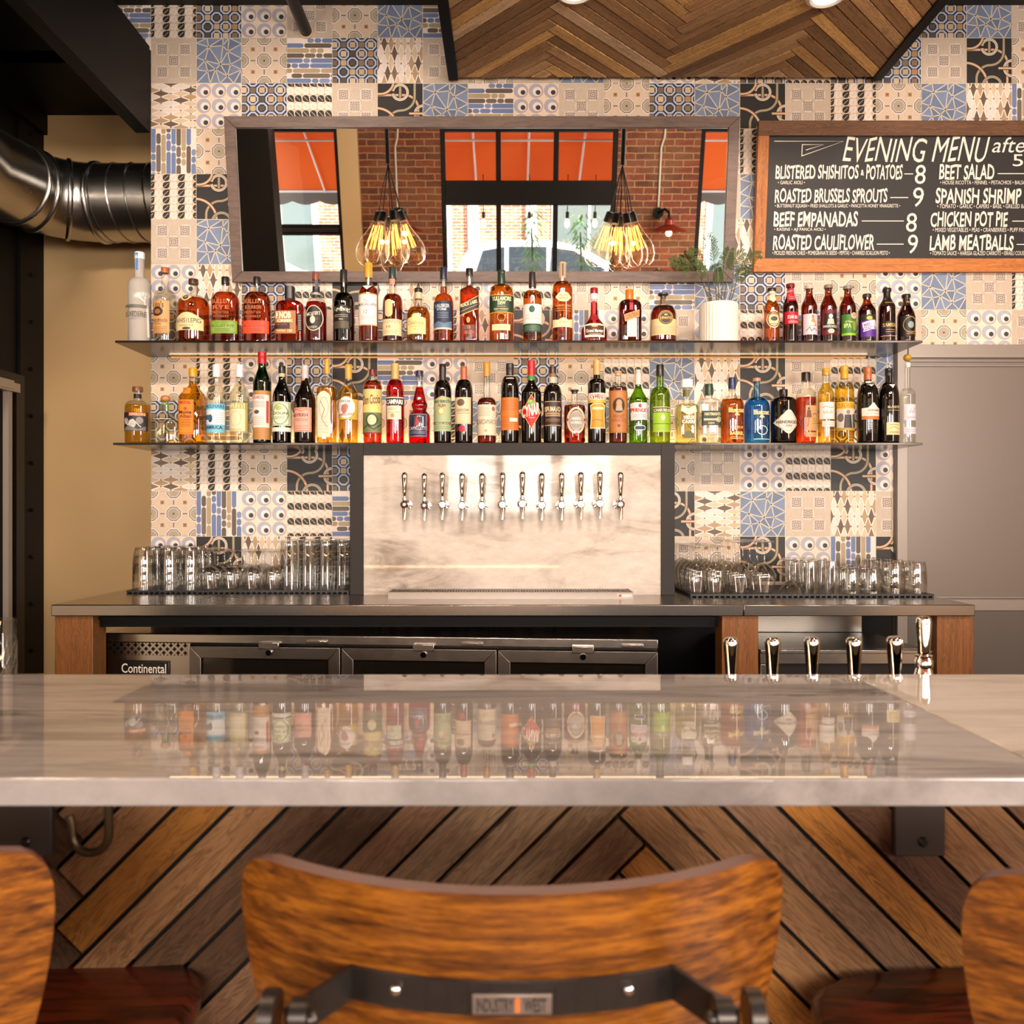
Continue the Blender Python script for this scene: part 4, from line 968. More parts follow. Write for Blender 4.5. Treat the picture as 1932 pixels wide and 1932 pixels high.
S('short square bottle with a kraft label and black wax top', 1, 1452, 1706, 392, 1540, 1604, 520, 575, 'round', 'clear', '#8a1c10', 530, (505, '#15110f', 1.35, 'square'), [('r', 1456, 1650, 625, 832, '#a8713c'), ('t', 'KNOB', 1470, 1608, 632, 695, '#f4e3bd', .05), ('t', 'CREEK', 1482, 1628, 703, 728, '#f4e3bd', .05), ('r', 1456, 1596, 735, 790, '#27180f'), ('t', 'SINGLE BARREL', 1462, 1580, 742, 757, '#b34a34'), ('t', '120', 1578, 1618, 795, 818, '#f4e3bd', .02), ('t', 'small batch', 1480, 1560, 795, 812, '#f4e3bd'), ('r', 1664, 1700, 650, 810, '#1a1210'), ('lines', 1672, 1694, 660, 800, 9, '#cfc2ae')], p=5, dy=.55)
S('dark red whiskey bottle with an oval black label and striped neck', 1, 1722, 1916, 262, 1795, 1862, 500, 600, 'round', 'clear', '#6d100c', 540, (330, '#8a4632', 1.1), [('e', 1816, 697, 82, 116, '#d9c8a4'), ('e', 1816, 697, 75, 108, '#241e1f'), ('t', "MICHTER'S", 1752, 1874, 640, 672, '#e9dcc4', .01, 14), ('e', 1808, 712, 24, 34, '#d9c9b4'), ('p', [(1798, 690), (1808, 655), (1818, 690)], '#d9c9b4'), ('t', 'US 1', 1838, 1868, 695, 712, '#a63026'), ('t', 'WHISKEY', 1768, 1850, 768, 790, '#cdbfa6'), ('part', 'neck_label'), ('r', 1790, 1866, 395, 495, '#2a2730'), ('r', 1815, 1842, 268, 420, '#4a4c5c'), ('r', 1794, 1862, 450, 470, '#b7aa96')])
S('dark green whisky bottle with white lettering on a black label', 2, 237, 428, 240, 300, 366, 452, 545, 'round', 'dgreen', '#23300c', 470, (358, '#241d1a', 1.12), [('a', 244, 404, 575, 795, '#191512', 28), ('t', 'Ardbeg', 246, 400, 592, 648, '#eadfc2', .03), ('lines', 262, 385, 660, 690, 2, '#b8a982'), ('t', 'TEN', 302, 342, 700, 716, '#d8c9a0'), ('lines', 256, 392, 725, 790, 5, '#8e7d58')])
S('amber whisky bottle with a tall white label and gold cap', 2, 468, 645, 175, 532, 596, 385, 465, 'round', 'clear', '#a03810', 395, (312, '#d29a2a', 1.12), [('r', 472, 638, 478, 762, '#efe3dc'), ('r', 472, 638, 470, 480, '#b48a3c'), ('t', 'The', 528, 560, 525, 550, '#a8502c'), ('t', 'MACALLAN', 476, 632, 558, 584, '#5a3a2a', .01), ('t', '12', 526, 562, 620, 655, '#6b4630'), ('lines', 500, 610, 670, 710, 3, '#bfa898'), ('r', 472, 638, 752, 762, '#c9a662'), ('part', 'neck_label'), ('p', [(510, 398), (600, 398), (556, 438)], '#efe6da')])
S('brown whisky bottle with a pill-shaped cream label above a wide one', 2, 686, 868, 218, 752, 818, 462, 545, 'round', 'clear', '#5d210c', 470, (318, '#2b3a34', 1.12), [('r', 690, 862, 704, 852, '#e5cfa2'), ('t', 'LAGAVULIN', 698, 850, 712, 740, '#8d7a58'), ('t', '16', 732, 772, 760, 784, '#a8462c', .02), ('lines', 712, 828, 800, 835, 3, '#b49e74'), ('p', capsule(720, 788, 528, 682) if False else [(720, 560)]+[(754+34*math.cos(PI+PI*k/10), 560+34*math.sin(PI+PI*k/10)) for k in range(11)]+[(788, 650)]+[(754+34*math.cos(PI*k/10), 650+34*math.sin(PI*k/10)) for k in range(11)], '#e8c98c'), ('ring', 754, 605, 24, 60, '#c79a58', 3), ('part', 'neck_label'), ('r', 752, 800, 325, 378, '#cf8e7a')])
S('short-necked whisky bottle with a pale yellow label and black cap', 2, 904, 1120, 408, 978, 1046, 575, 660, 'round', 'clear', '#c07a1c', 590, (445, '#2a211c', 1.12), [('a', 920, 1086, 682, 842, '#ecd994', 18), ('e', 1000, 685, 38, 28, '#ecd994'), ('t', 'Dalwhinnie', 932, 1066, 720, 760, '#8a7434', .0), ('t', '15', 984, 1004, 788, 808, '#7a6530'), ('lines', 940, 1070, 768, 784, 1, '#b59c58'), ('part', 'neck_label'), ('r', 976, 1048, 448, 520, '#d8bd94'), ('r', 978, 1046, 505, 520, '#5a4632')])
S('whisky bottle with a stormy dark blue label and navy cap', 2, 1150, 1334, 218, 1212, 1276, 462, 560, 'round', 'clear', '#b55a16', 395, (322, '#232537', 1.12), [('r', 1156, 1318, 542, 782, '#26334a'), ('p', [(1156, 742), (1200, 722), (1250, 745), (1318, 720), (1318, 782), (1156, 782)], '#5d7896'), ('t', 'TALISKER', 1168, 1300, 568, 600, '#d3d8dc', .02), ('t', 'STORM', 1186, 1270, 605, 628, '#d3d8dc', .02), ('lines', 1190, 1290, 638, 700, 4, '#8b99ab'), ('r', 1156, 1318, 782, 798, '#cfc3b0')])
S('square amber whisky bottle with a slanted black label', 2, 1390, 1565, 228, 1448, 1510, 385, 440, 'slope', 'clear', '#96380f', 385, (290, '#231d1b', 1.15), [('p', [(1394, 582), (1560, 490), (1560, 612), (1394, 680)], '#c99a44'), ('p', [(1394, 590), (1560, 498), (1560, 604), (1394, 670)], '#1c1714'), ('t', 'BLACK LABEL', 1402, 1554, 548, 580, '#e6d3a0', .02, 44), ('l', [(1400, 640), (1554, 572)], 3, '#c9a75c'), ('r', 1426, 1526, 756, 800, '#5f2412'), ('t', '12', 1466, 1490, 765, 790, '#d9b070'), ('e', 1470, 712, 16, 26, '#c48a4a'), ('lines', 1430, 1524, 808, 840, 3, '#b06a3a')], p=6)
S('golden whiskey bottle with a dark green label and dark green neck', 3, 15, 240, 245, 92, 160, 372, 470, 'round', 'clear', '#c9771a', 392, (372, '#24382c', 1.12), [('r', 20, 236, 495, 655, '#223a28'), ('r', 20, 236, 490, 496, '#c6a544'), ('t', 'TULLAMORE', 44, 214, 506, 546, '#e9dca8', .03), ('t', 'DEW', 95, 165, 550, 582, '#e9dca8', .03), ('t', 'IRISH WHISKEY', 62, 190, 612, 628, '#d8c886', .01), ('lines', 90, 168, 590, 604, 1, '#c6b26c'), ('lines', 70, 180, 634, 644, 1, '#9db07c'), ('r', 20, 236, 648, 654, '#c6a544'), ('ring', 126, 695, 34, 34, '#d99a4a', 5), ('r', 46, 204, 758, 812, '#eed9a0'), ('lines', 70, 180, 772, 800, 2, '#b89a60'), ('part', 'neck_label'), ('e', 136, 285, 14, 18, '#b59c4c')], p=2.6)
S('whiskey bottle with a white label, green spot and black capsule', 3, 320, 497, 262, 376, 436, 430, 490, 'round', 'clear', '#b4661a', 440, (398, '#2b2422', 1.12), [('r', 324, 492, 568, 738, '#efe2d6'), ('e', 402, 615, 26, 32, '#14503c'), ('t', 'GREEN SPOT', 344, 468, 660, 682, '#c2a892', .0), ('lines', 344, 465, 690, 706, 2, '#b9a492'), ('r', 324, 492, 745, 820, '#26483c'), ('r', 324, 492, 738, 746, '#d6c39c'), ('lines', 340, 476, 762, 808, 4, '#6f8a72')])
S('tall amber cognac bottle with a long paper neck seal and cream oval', 3, 587, 776, 168, 648, 716, 345, 430, 'round', 'clear', '#b25a18', 352, (200, '#5a3c2c', 1.06), [('p', [(614, 505), (645, 468), (685, 458), (725, 468), (758, 505), (725, 542), (685, 550), (645, 542)], '#eed9a8'), ('t', 'PIERRE', 652, 722, 482, 500, '#7a5a30', .01), ('t', 'FERRAND', 644, 730, 506, 526, '#7a5a30', .01), ('t', '1er CRU DE COGNAC', 620, 752, 574, 592, '#e9b86a'), ('lines', 622, 752, 600, 640, 2, '#d99a54'), ('p', [(594, 705), (640, 712), (685, 690), (730, 712), (770, 700), (770, 778), (594, 778)], '#ecd6a6'), ('t', 'AMBRE', 648, 720, 724, 740, '#8a6a3c'), ('part', 'neck_label'), ('r', 652, 712, 172, 318, '#b49878'), ('p', [(676, 190), (690, 190), (690, 300), (676, 300)], '#4a3a30')])
def gm(pr, R, h):
    return [(q if not (.40*h < q[1] < .62*h) else q) for q in pr]
S('round-bellied red liqueur bottle with a wax seal, ribbon and brown label', 3, 848, 1092, 405, 938, 1002, 640, 800, 'slope', 'clear', '#7d0c12', 540, (455, '#8e1a20', 1.1), [('p', [(872, 752), (925, 742), (1015, 742), (1062, 752), (1056, 868), (880, 868)], '#e6dccb'), ('r', 884, 1050, 762, 850, '#4a2a1c'), ('t', 'Grand Marnier', 892, 1046, 795, 826, '#efe6d6', .02), ('e', 966, 768, 30, 9, '#d9b070'), ('lines', 910, 1030, 838, 846, 1, '#d9cbb6'), ('part', 'ribbon'), ('r', 952, 980, 530, 740, '#c0141c'), ('e', 966, 682, 42, 34, '#7a0c14'), ('ring', 966, 682, 28, 22, '#a82a2c', 5), ('part', 'neck_label'), ('r', 938, 1002, 458, 522, '#e6dcd8'), ('r', 938, 1002, 510, 515, '#b02a2c')], dy=.8)
S('square brown orange-liqueur bottle with an orange cap and tilted label', 3, 1190, 1395, 422, 1256, 1322, 515, 580, 'round', 'amber', '#4a1606', 540, (515, '#d9701c', 1.1), [('r', 1258, 1345, 700, 868, '#f0e2cc'), ('p', [(1228, 668), (1368, 622), (1368, 685), (1240, 732)], '#d08a4a'), ('t', 'COINTREAU', 1240, 1362, 652, 696, '#7a2f14', .02, 40), ('lines', 1275, 1330, 720, 850, 7, '#d9b49a'), ('part', 'ribbon'), ('r', 1280, 1312, 525, 625, '#9c1c24')], p=5)
S('dark brandy bottle with a black stopper, round gold seal and tan label', 3, 1480, 1718, 450, 1562, 1618, 560, 660, 'round', 'clear', '#3d1209', 575, (498, '#3a322e', 1.75, 'stopper'), [('r', 1484, 1714, 708, 854, '#d9bc8c'), ('lines', 1500, 1700, 770, 845, 7, '#b9986a'), ('e', 1602, 700, 66, 66, '#c9a24c'), ('e', 1602, 700, 60, 60, '#2a1712'), ('ring', 1602, 700, 50, 50, '#b98f3f', 4), ('t', 'LEPANTO', 1555, 1650, 690, 714, '#dcb75c', .02), ('p', [(1590, 680), (1585, 664), (1596, 672), (1602, 660), (1608, 672), (1619, 664), (1614, 680)], '#dcb75c'), ('part', 'neck_label'), ('r', 1564, 1616, 505, 555, '#6e5436')], p=2.6)
# --- beers
def beer(lb, L, R, top, glass, liq, cap, items, nl=None, zs=None, zn=None):
    c = (L+R)/2; nl = nl or 23
    N(lb, 4, L, R, top, c-nl, c+nl, zn or top+55, zs or 375, 'slope', glass, liq, top+80, (top+22, cap, 1.15, 'cap'), items)
beer('clear-glass lager bottle with a cream oval label, first of the beers', 749, 856, 238, 'clear', '#c9701c', '#2f2218', [('e', 803, 465, 46, 62, '#e8d2a0'), ('ring', 803, 465, 38, 52, '#7a4a2a', 5), ('t', 'BIRRA MORETTI', 768, 838, 415, 436, '#6b2a1c', .01, -8), ('e', 803, 462, 22, 16, '#4a3a2c'), ('lines', 775, 832, 492, 512, 2, '#8a6a4a'), ('part', 'neck_label'), ('p', [(776, 262), (828, 262), (832, 318), (803, 345), (774, 318)], '#ecdcb6'), ('r', 780, 826, 280, 292, '#b0563a')], zs=385)
beer('brown beer bottle with bright red body and neck labels', 881, 986, 208, 'brown', '#2a0c06', '#7a1626', [('r', 886, 980, 412, 498, '#b8142a'), ('t', 'DAURA', 902, 982, 438, 462, '#f4e4dc', .03), ('lines', 905, 975, 475, 490, 2, '#e0a0a0'), ('part', 'neck_label'), ('p', [(908, 245), (956, 245), (962, 335), (902, 335)], '#b01c34'), ('t', 'DAURA', 912, 954, 258, 272, '#f0dcd4', .02), ('lines', 912, 954, 285, 325, 3, '#e0a0a0')])
beer('brown beer bottle with a pale lilac label showing a lady in orange', 1011, 1119, 220, 'brown', '#b0602a', '#c8b49a', [('r', 1016, 1116, 428, 572, '#d8c4cc'), ('e', 1072, 448, 10, 14, '#d07a4a'), ('p', [(1066, 462), (1082, 462), (1100, 512), (1052, 512)], '#d98a4c'), ('l', [(1030, 545), (1050, 520), (1062, 550), (1080, 528), (1104, 545)], 4, '#5a3a3a'), ('e', 1068, 498, 18, 12, '#f0e0d4')])
beer('brown beer bottle with a black and red label showing a knight', 1144, 1254, 216, 'brown', '#b0602a', '#8a7a66', [('r', 1148, 1250, 402, 572, '#6d1a1e'), ('p', [(1160, 425), (1240, 425), (1246, 540), (1152, 540)], '#1d1a1c'), ('e', 1196, 445, 14, 16, '#e6dccb'), ('p', [(1180, 462), (1214, 462), (1222, 500), (1172, 500)], '#cfc0a8'), ('t', 'WHITE RASCAL', 1152, 1248, 506, 524, '#efe2cc', .02), ('e', 1200, 548, 22, 16, '#e0cdb4')])
beer('brown beer bottle with a green label, lime stripe and round tag', 1279, 1389, 222, 'brown', '#a0541f', '#8a8478', [('r', 1284, 1386, 432, 578, '#3c7428'), ('r', 1284, 1386, 562, 578, '#8cc22c'), ('t', 'IPA', 1294, 1338, 495, 525, '#cfe08a', .03), ('t', '60 Minute', 1300, 1350, 474, 490, '#cfe08a'), ('p', [(1345, 480), (1375, 478), (1382, 540), (1352, 545)], '#8c9a2c'), ('e', 1360, 440, 24, 22, '#e8b48c'), ('e', 1360, 436, 12, 8, '#c98a5c')])
beer('stubby brown beer bottle with a purple and white diagonal label', 1411, 1528, 280, 'brown', '#3a1606', '#3a2c28', [('r', 1416, 1524, 436, 588, '#5a2a92'), ('p', [(1416, 436), (1524, 436), (1524, 458), (1416, 480)], '#2c2418'), ('e', 1464, 458, 20, 14, '#a8b82c'), ('p', [(1422, 488), (1490, 470), (1490, 535), (1428, 552)], '#f2ecea'), ('t', 'WEST', 1428, 1478, 492, 516, '#6a3aa0', .04, 8), ('t', 'COAST', 1426, 1484, 518, 542, '#6a3aa0', .04, 8), ('t', 'IPA', 1488, 1524, 470, 535, '#f2ecea', .04, 4)], zs=405, zn=318)
beer('tall dark beer bottle with a slim black and gold label', 1554, 1665, 240, 'brown', '#1a0804', '#241c1a', [('r', 1558, 1660, 480, 572, '#15100e'), ('t', 'SAMSON', 1566, 1654, 492, 518, '#d8b06a', .03), ('lines', 1580, 1645, 530, 560, 2, '#a8813f'), ('r', 1558, 1660, 578, 584, '#b98d45'), ('part', 'neck_label'), ('r', 1582, 1636, 262, 365, '#16110f'), ('l', [(1586, 320), (1610, 300), (1634, 320)], 5, '#b9934c'), ('r', 1580, 1638, 345, 350, '#b9934c')])
beer('short black stout bottle with a round gold emblem, last of the beers', 1686, 1803, 282, 'brown', '#120503', '#1d1716', [('r', 1690, 1800, 440, 585, '#100c0b'), ('ring', 1750, 505, 45, 55, '#b08a3c', 4), ('e', 1750, 505, 20, 24, '#8f9a94'), ('lines', 1722, 1780, 545, 575, 2, '#b08a3c'), ('part', 'neck_label'), ('r', 1724, 1770, 318, 365, '#16110f'), ('e', 1748, 345, 14, 12, '#b08a3c')], zs=440, zn=330)
# --- lower shelf
D_('round gold tequila bottle with a grey illustrated label, first on the lower shelf', 1, 82, 304, 1305, 158, 230, 1430, 1490, 'round', 'clear', '#dcb440', 1470, (1345, '#7a4a34', 1.3, 'cap'), [('r', 86, 300, 1545, 1715, '#332d2b'), ('r', 160, 290, 1550, 1578, '#e0602a'), ('t', 'ESPOLON', 168, 285, 1552, 1576, '#f4c49a', .03), ('e', 130, 1625, 26, 30, '#a8a29a'), ('e', 190, 1650, 34, 40, '#c6c0b6'), ('e', 250, 1620, 26, 32, '#8f8983'), ('p', [(100, 1690), (160, 1665), (240, 1700), (290, 1670), (290, 1710), (100, 1710)], '#7c766f'), ('l', [(110, 1600), (150, 1660), (200, 1610), (260, 1680)], 6, '#ece6da'), ('part', 'neck_label'), ('r', 156, 232, 1372, 1412, '#1d1817')])
D_('squat clear tequila bottle with a round cork and green ribbon', 1, 296, 596, 1380, 420, 482, 1530, 1640, 'slope', 'clear', '#ece7cf', 1600, (1445, '#c08552', 1.35, 'ball'), [('part', 'ribbon'), ('r', 416, 486, 1455, 1472, '#58b02c'), ('p', [(470, 1460), (500, 1460), (488, 1535), (472, 1530)], '#4aa024'), ('p', [(400, 1400), (432, 1385), (428, 1450), (402, 1455)], '#66c02e'), ('part', 'embossing'), ('lines', 370, 530, 1600, 1610, 1, '#f6f3ea')], dy=.7, p=3)
D_('square gold mezcal bottle with a bright orange label and gold cap', 1, 590, 804, 1135, 665, 735, 1290, 1395, 'cone', 'clear', '#b88420', 1255, (1215, '#cf9a22', 1.1), [('r', 594, 742, 1434, 1745, '#e8871e'), ('o', 606, 732, 1446, 1732, '#c25c16', 4), ('t', 'MEZCAL', 616, 720, 1448, 1472, '#a81c14', .04), ('e', 668, 1515, 16, 16, '#c8431c'), ('t', 'Monte', 614, 722, 1530, 1562, '#3a1a10', .03), ('t', 'Alban', 618, 722, 1566, 1598, '#8a1c14', .03), ('lines', 625, 715, 1606, 1680, 6, '#8a4a14'), ('part', 'neck_label'), ('a', 636, 704, 1315, 1378, '#e08a2a', 18)], p=5)
D_('clear anise bottle with a white cap and pale blue label', 1, 822, 1000, 1102, 882, 946, 1240, 1390, 'slope', 'clear', '#f2f0e6', 1290, (1215, '#e6dfe2', 1.1), [('r', 830, 996, 1466, 1728, '#78bfd6'), ('r', 836, 996, 1520, 1655, '#dfe4e2'), ('t', 'MOLINARI', 836, 990, 1474, 1508, '#2f6c8c', .03), ('e', 885, 1600, 20, 36, '#3a4a5c'), ('t', 'SAMBUCA', 834, 984, 1664, 1696, '#1e3a58', .04), ('lines', 930, 985, 1540, 1640, 5, '#9ab4bc'), ('r', 830, 890, 1568, 1612, '#3f6a88')])
D_('clear anise bottle with a white cap and olive-gold label', 1, 1034, 1210, 1102, 1090, 1154, 1240, 1390, 'slope', 'clear', '#f2efdd', 1290, (1215, '#e6dfe2', 1.1), [('r', 1040, 1204, 1456, 1722, '#b3a458'), ('r', 1048, 1190, 1512, 1715, '#ded4ac'), ('t', 'MELETTI', 1044, 1186, 1465, 1505, '#efe6c0', .03), ('ring', 1112, 1600, 48, 66, '#c0b070', 4), ('lines', 1064, 1165, 1690, 1710, 2, '#b8aa74')])
D_('tall green cherry-liqueur bottle in a straw base with a red cap', 1, 1246, 1408, 990, 1294, 1366, 1120, 1270, 'slope', 'green', '#1f5a12', 1130, (1095, '#b5121e', 1.08, 'foil'), [('r', 1245, 1409, 1345, 1790, '#c08a4a'), ('r', 1245, 1409, 1345, 1352, '#8a5a2a'), ('lines', 1248, 1406, 1360, 1382, 2, '#9a6a34'), ('lines', 1248, 1406, 1690, 1785, 6, '#9a6a34'), ('r', 1248, 1400, 1385, 1680, '#e8d8cc'), ('t', 'LUXARDO', 1246, 1366, 1392, 1424, '#b0261e', .03), ('lines', 1256, 1370, 1440, 1500, 5, '#8a7a70'), ('e', 1300, 1540, 24, 18, '#5a4a44'), ('lines', 1260, 1365, 1580, 1660, 5, '#a39488'), ('p', [(1380, 1440), (1396, 1440), (1396, 1640), (1380, 1640)], '#b8473c')])
D_('dark green vermouth bottle with a pale green ornate label', 1, 1424, 1592, 1115, 1478, 1540, 1225, 1400, 'slope', 'dgreen', '#4a5a14', 1240, (1180, '#1c2018', 1.1), [('r', 1430, 1590, 1448, 1665, '#dfe3c4'), ('ring', 1510, 1560, 66, 92, '#7d9a5e', 8), ('o', 1440, 1580, 1458, 1655, '#93a874', 4), ('e', 1500, 1505, 28, 22, '#a8b860'), ('t', 'DOLIN', 1450, 1570, 1540, 1564, '#5a6a42', .01), ('lines', 1462, 1550, 1580, 1610, 2, '#8a986a'), ('r', 1430, 1590, 1680, 1718, '#dfe0cc'), ('part', 'neck_label'), ('r', 1486, 1536, 1185, 1215, '#c9b88a')])
D_('black-red aperitif bottle with a pink ornate label and grey cap', 1, 1622, 1813, 1108, 1684, 1744, 1225, 1440, 'slope', 'black', None, None, (1225, '#c4bab6', 1.1, 'foil'), [('r', 1624, 1790, 1502, 1722, '#e8a692'), ('o', 1632, 1782, 1512, 1712, '#b8544a', 4), ('l', [(1640, 1530), (1660, 1520), (1705, 1535), (1750, 1520), (1775, 1530)], 5, '#b8544a'), ('t', 'BYRRH', 1636, 1762, 1555, 1586, '#7a2c2a', .02), ('lines', 1650, 1765, 1600, 1625, 2, '#b8544a'), ('lines', 1645, 1770, 1660, 1700, 2, '#c46a5c'), ('part', 'neck_label'), ('p', [(1684, 1220), (1705, 1205), (1722, 1225), (1722, 1250), (1684, 1250)], '#e0907a')])
o = D_('pale gold liqueur bottle with glass loops at the neck and a tall pink label', 2, 92, 268, 1052, 158, 206, 1290, 1330, 'round', 'clear', '#d0a03a', 1310, (1185, '#cf9a34', 1.0, 'cap'), [('a', 108, 228, 1352, 1768, '#ecd2b8', 45), ('ring', 170, 1500, 40, 90, '#b58a6c', 4), ('l', [(140, 1440), (175, 1520), (150, 1600), (200, 1680)], 5, '#8a5a3c'), ('lines', 128, 212, 1620, 1740, 4, '#cfab8c')], p=4)
mb = MB()
for sx in (-1, 1):
    xb, zb, Yb = ORG[o.name][0], ORG[o.name][2], ORG[o.name][1]; zz = PZ(460+1265*.20708, BYC)
    mb.tube([(xb+sx*(.009+.022*math.sin(PI*k/10)), Yb, zz-.028+.046*k/10) for k in range(11)], .0028, 8)
mb.build('glass_loops', G['clear'], o)
D_('pale yellow aperitif bottle with a round white label and gold capsule', 2, 286, 463, 1100, 350, 408, 1235, 1375, 'slope', 'clear', '#d9b44a', 1310, (1232, '#d39a3a', 1.08, 'foil'), [('r', 288, 460, 1425, 1608, '#cfae48'), ('e', 366, 1500, 78, 98, '#e9e2d8'), ('t', 'COCCHI', 306, 404, 1432, 1454, '#4a342c', .03, -4), ('p', [(330, 1480), (372, 1465), (392, 1490), (372, 1545), (345, 1560), (322, 1520)], '#b8756a'), ('t', 'AMERICANO', 298, 436, 1552, 1574, '#a8402c', .02, 10)])
D_('amber rum bottle wrapped in a colourful yellow label with a maroon cap', 2, 508, 680, 1145, 566, 628, 1240, 1320, 'dome', 'clear', '#a03c14', 1255, (1198, '#6a1a22', 1.1), [('r', 510, 678, 1334, 1722, '#cfc07a'), ('r', 510, 678, 1540, 1720, '#6f7a4a'), ('e', 600, 1612, 55, 60, '#3f4a3a'), ('e', 600, 1612, 40, 46, '#d9cfa0'), ('p', [(510, 1480), (560, 1455), (620, 1490), (678, 1460), (678, 1545), (510, 1545)], '#e2cd7c'), ('t', 'Don Ciccio', 516, 668, 1385, 1470, '#7a3420', .02, 18), ('l', [(520, 1690), (560, 1660), (620, 1700), (676, 1650)], 9, '#2f3a2e'), ('r', 510, 678, 1722, 1738, '#8e2c1c')])
D_('bright red bitters bottle with a dark blue band and cream label', 2, 716, 883, 1090, 768, 834, 1240, 1360, 'round', 'clear', '#b00a1a', 1150, (1232, '#c9a45c', 1.06, 'foil'), [('r', 718, 880, 1414, 1476, '#1d2440'), ('r', 718, 880, 1405, 1416, '#d9c9a4'), ('t', 'CAMPARI', 724, 872, 1428, 1470, '#f2ebdc', .05), ('r', 734, 862, 1484, 1606, '#d3d8bc'), ('e', 786, 1512, 40, 16, '#b9c4a0'), ('e', 786, 1572, 18, 20, '#c8963c'), ('lines', 750, 845, 1535, 1552, 1, '#8a9a72')])
def capp(pr, R, h):
    out = []
    for q in pr:
        out.append(q)
    zb = [(0, .86), (.02, 1), (.36, 1), (.40, .94), (.445, .66), (.47, .62), (.5, .72), (.52, .76), (.55, .74), (.575, .6), (.60, .60), (.76, .36)]
    o = [(R*r, h*z, 2) for z, r in zb]; rn = pr[-4][0]
    return o+[(rn, h*.78, 2), (rn, h-.0125, 2), (rn*1.13, h-.011, 2), (rn*1.13, h-.003, 2), (rn, h-.001, 2)]
D_('waisted red aperitif bottle with a dark navy label and blue cap', 2, 922, 1120, 1158, 994, 1058, 1310, 1460, 'cone', 'clear', '#b40f14', 1308, (1208, '#2a2a48', 1.12), [('r', 928, 1096, 1555, 1768, '#2f2c4c'), ('o', 936, 1088, 1563, 1760, '#b9aec4', 4), ('p', [(1008, 1570), (1030, 1660), (986, 1660)], '#c23030'), ('t', 'CAPPELLETTI', 932, 1090, 1675, 1705, '#d6ccd8', .01), ('lines', 950, 1080, 1715, 1740, 2, '#a096b0')], rmod=capp)
D_('black vermouth bottle with a mint green label edged in gold', 2, 1152, 1312, 1097, 1204, 1264, 1245, 1360, 'round', 'black', None, None, (1245, '#2a2220', 1.06, 'foil'), [('p', [(1154, 1430), (1230, 1396), (1308, 1410), (1308, 1714), (1154, 1714)], '#a9b88a'), ('l', [(1154, 1438), (1230, 1404), (1308, 1418)], 6, '#c99a3a'), ('t', 'VINO VERMOUTH', 1160, 1304, 1432, 1460, '#2a2c22', .03, 4), ('t', 'ALBA', 1194, 1268, 1468, 1494, '#8a2c2a', .03), ('e', 1226, 1532, 30, 36, '#c9a23c'), ('e', 1226, 1532, 20, 24, '#e4d9b0'), ('r', 1158, 1304, 1632, 1652, '#2a2420'), ('t', 'AMERICANO', 1164, 1298, 1634, 1650, '#d9cfa8', .02), ('lines', 1175, 1290, 1665, 1700, 2, '#6f7f58')])
D_('dark wine-red vermouth bottle with a copper capsule and cream label', 2, 1344, 1507, 1117, 1398, 1456, 1240, 1370, 'round', 'black', None, None, (1238, '#b4603a', 1.06, 'foil'), [('r', 1350, 1492, 1408, 1648, '#e4c9a4'), ('o', 1357, 1485, 1415, 1641, '#c29a6a', 3), ('e', 1402, 1455, 34, 32, '#6b5240'), ('t', 'COCCHI', 1368, 1470, 1512, 1536, '#4a3428', .02), ('lines', 1368, 1476, 1545, 1560, 1, '#9a6a4c'), ('e', 1412, 1692, 32, 32, '#b4263a')])
D_('brown amaro bottle with a long clear neck, gold capsule and cream label', 2, 1546, 1722, 1080, 1604, 1664, 1400, 1465, 'round', 'clear', '#4a160c', 1410, (1208, '#c98a2c', 1.06, 'foil'), [('r', 1548, 1720, 1474, 1752, '#e2d2b6'), ('lines', 1560, 1665, 1492, 1580, 7, '#a89478'), ('e', 1694, 1512, 14, 20, '#a86a6a'), ('t', 'CARDAMARO', 1550, 1712, 1608, 1652, '#6b5340', .0), ('e', 1628, 1710, 12, 12, '#cfa24a')])
D_('black wine bottle with a large plain orange label', 3, 121, 285, 1092, 170, 238, 1205, 1330, 'round', 'black', None, None, (1205, '#2b2422', 1.05, 'foil'), [('r', 124, 280, 1410, 1705, '#d9762c'), ('lines', 135, 270, 1430, 1530, 7, '#a8541c'), ('lines', 135, 270, 1570, 1680, 6, '#b8601f'), ('r', 200, 270, 1595, 1628, '#e9d9c4'), ('part', 'neck_label'), ('r', 170, 238, 1208, 1240, '#d9c6a4')])
D_('tall black artichoke-liqueur bottle with a red diamond label and red capsule', 3, 306, 490, 1065, 368, 434, 1245, 1370, 'slope', 'black', None, None, (1198, '#c0161c', 1.08, 'foil'), [('d', 397, 1540, 86, 158, '#e0b060'), ('d', 397, 1540, 80, 148, '#c4161c'), ('e', 396, 1462, 34, 28, '#7a9a4c'), ('e', 386, 1445, 16, 14, '#9ab86a'), ('t', 'CYNAR', 312, 470, 1470, 1580, '#f3e6d2', .04, 40), ('lines', 372, 430, 1588, 1600, 1, '#f0d8c4'), ('part', 'neck_label'), ('r', 370, 432, 1200, 1245, '#3f8a3a'), ('e', 406, 1160, 22, 26, '#e9d9b4')])
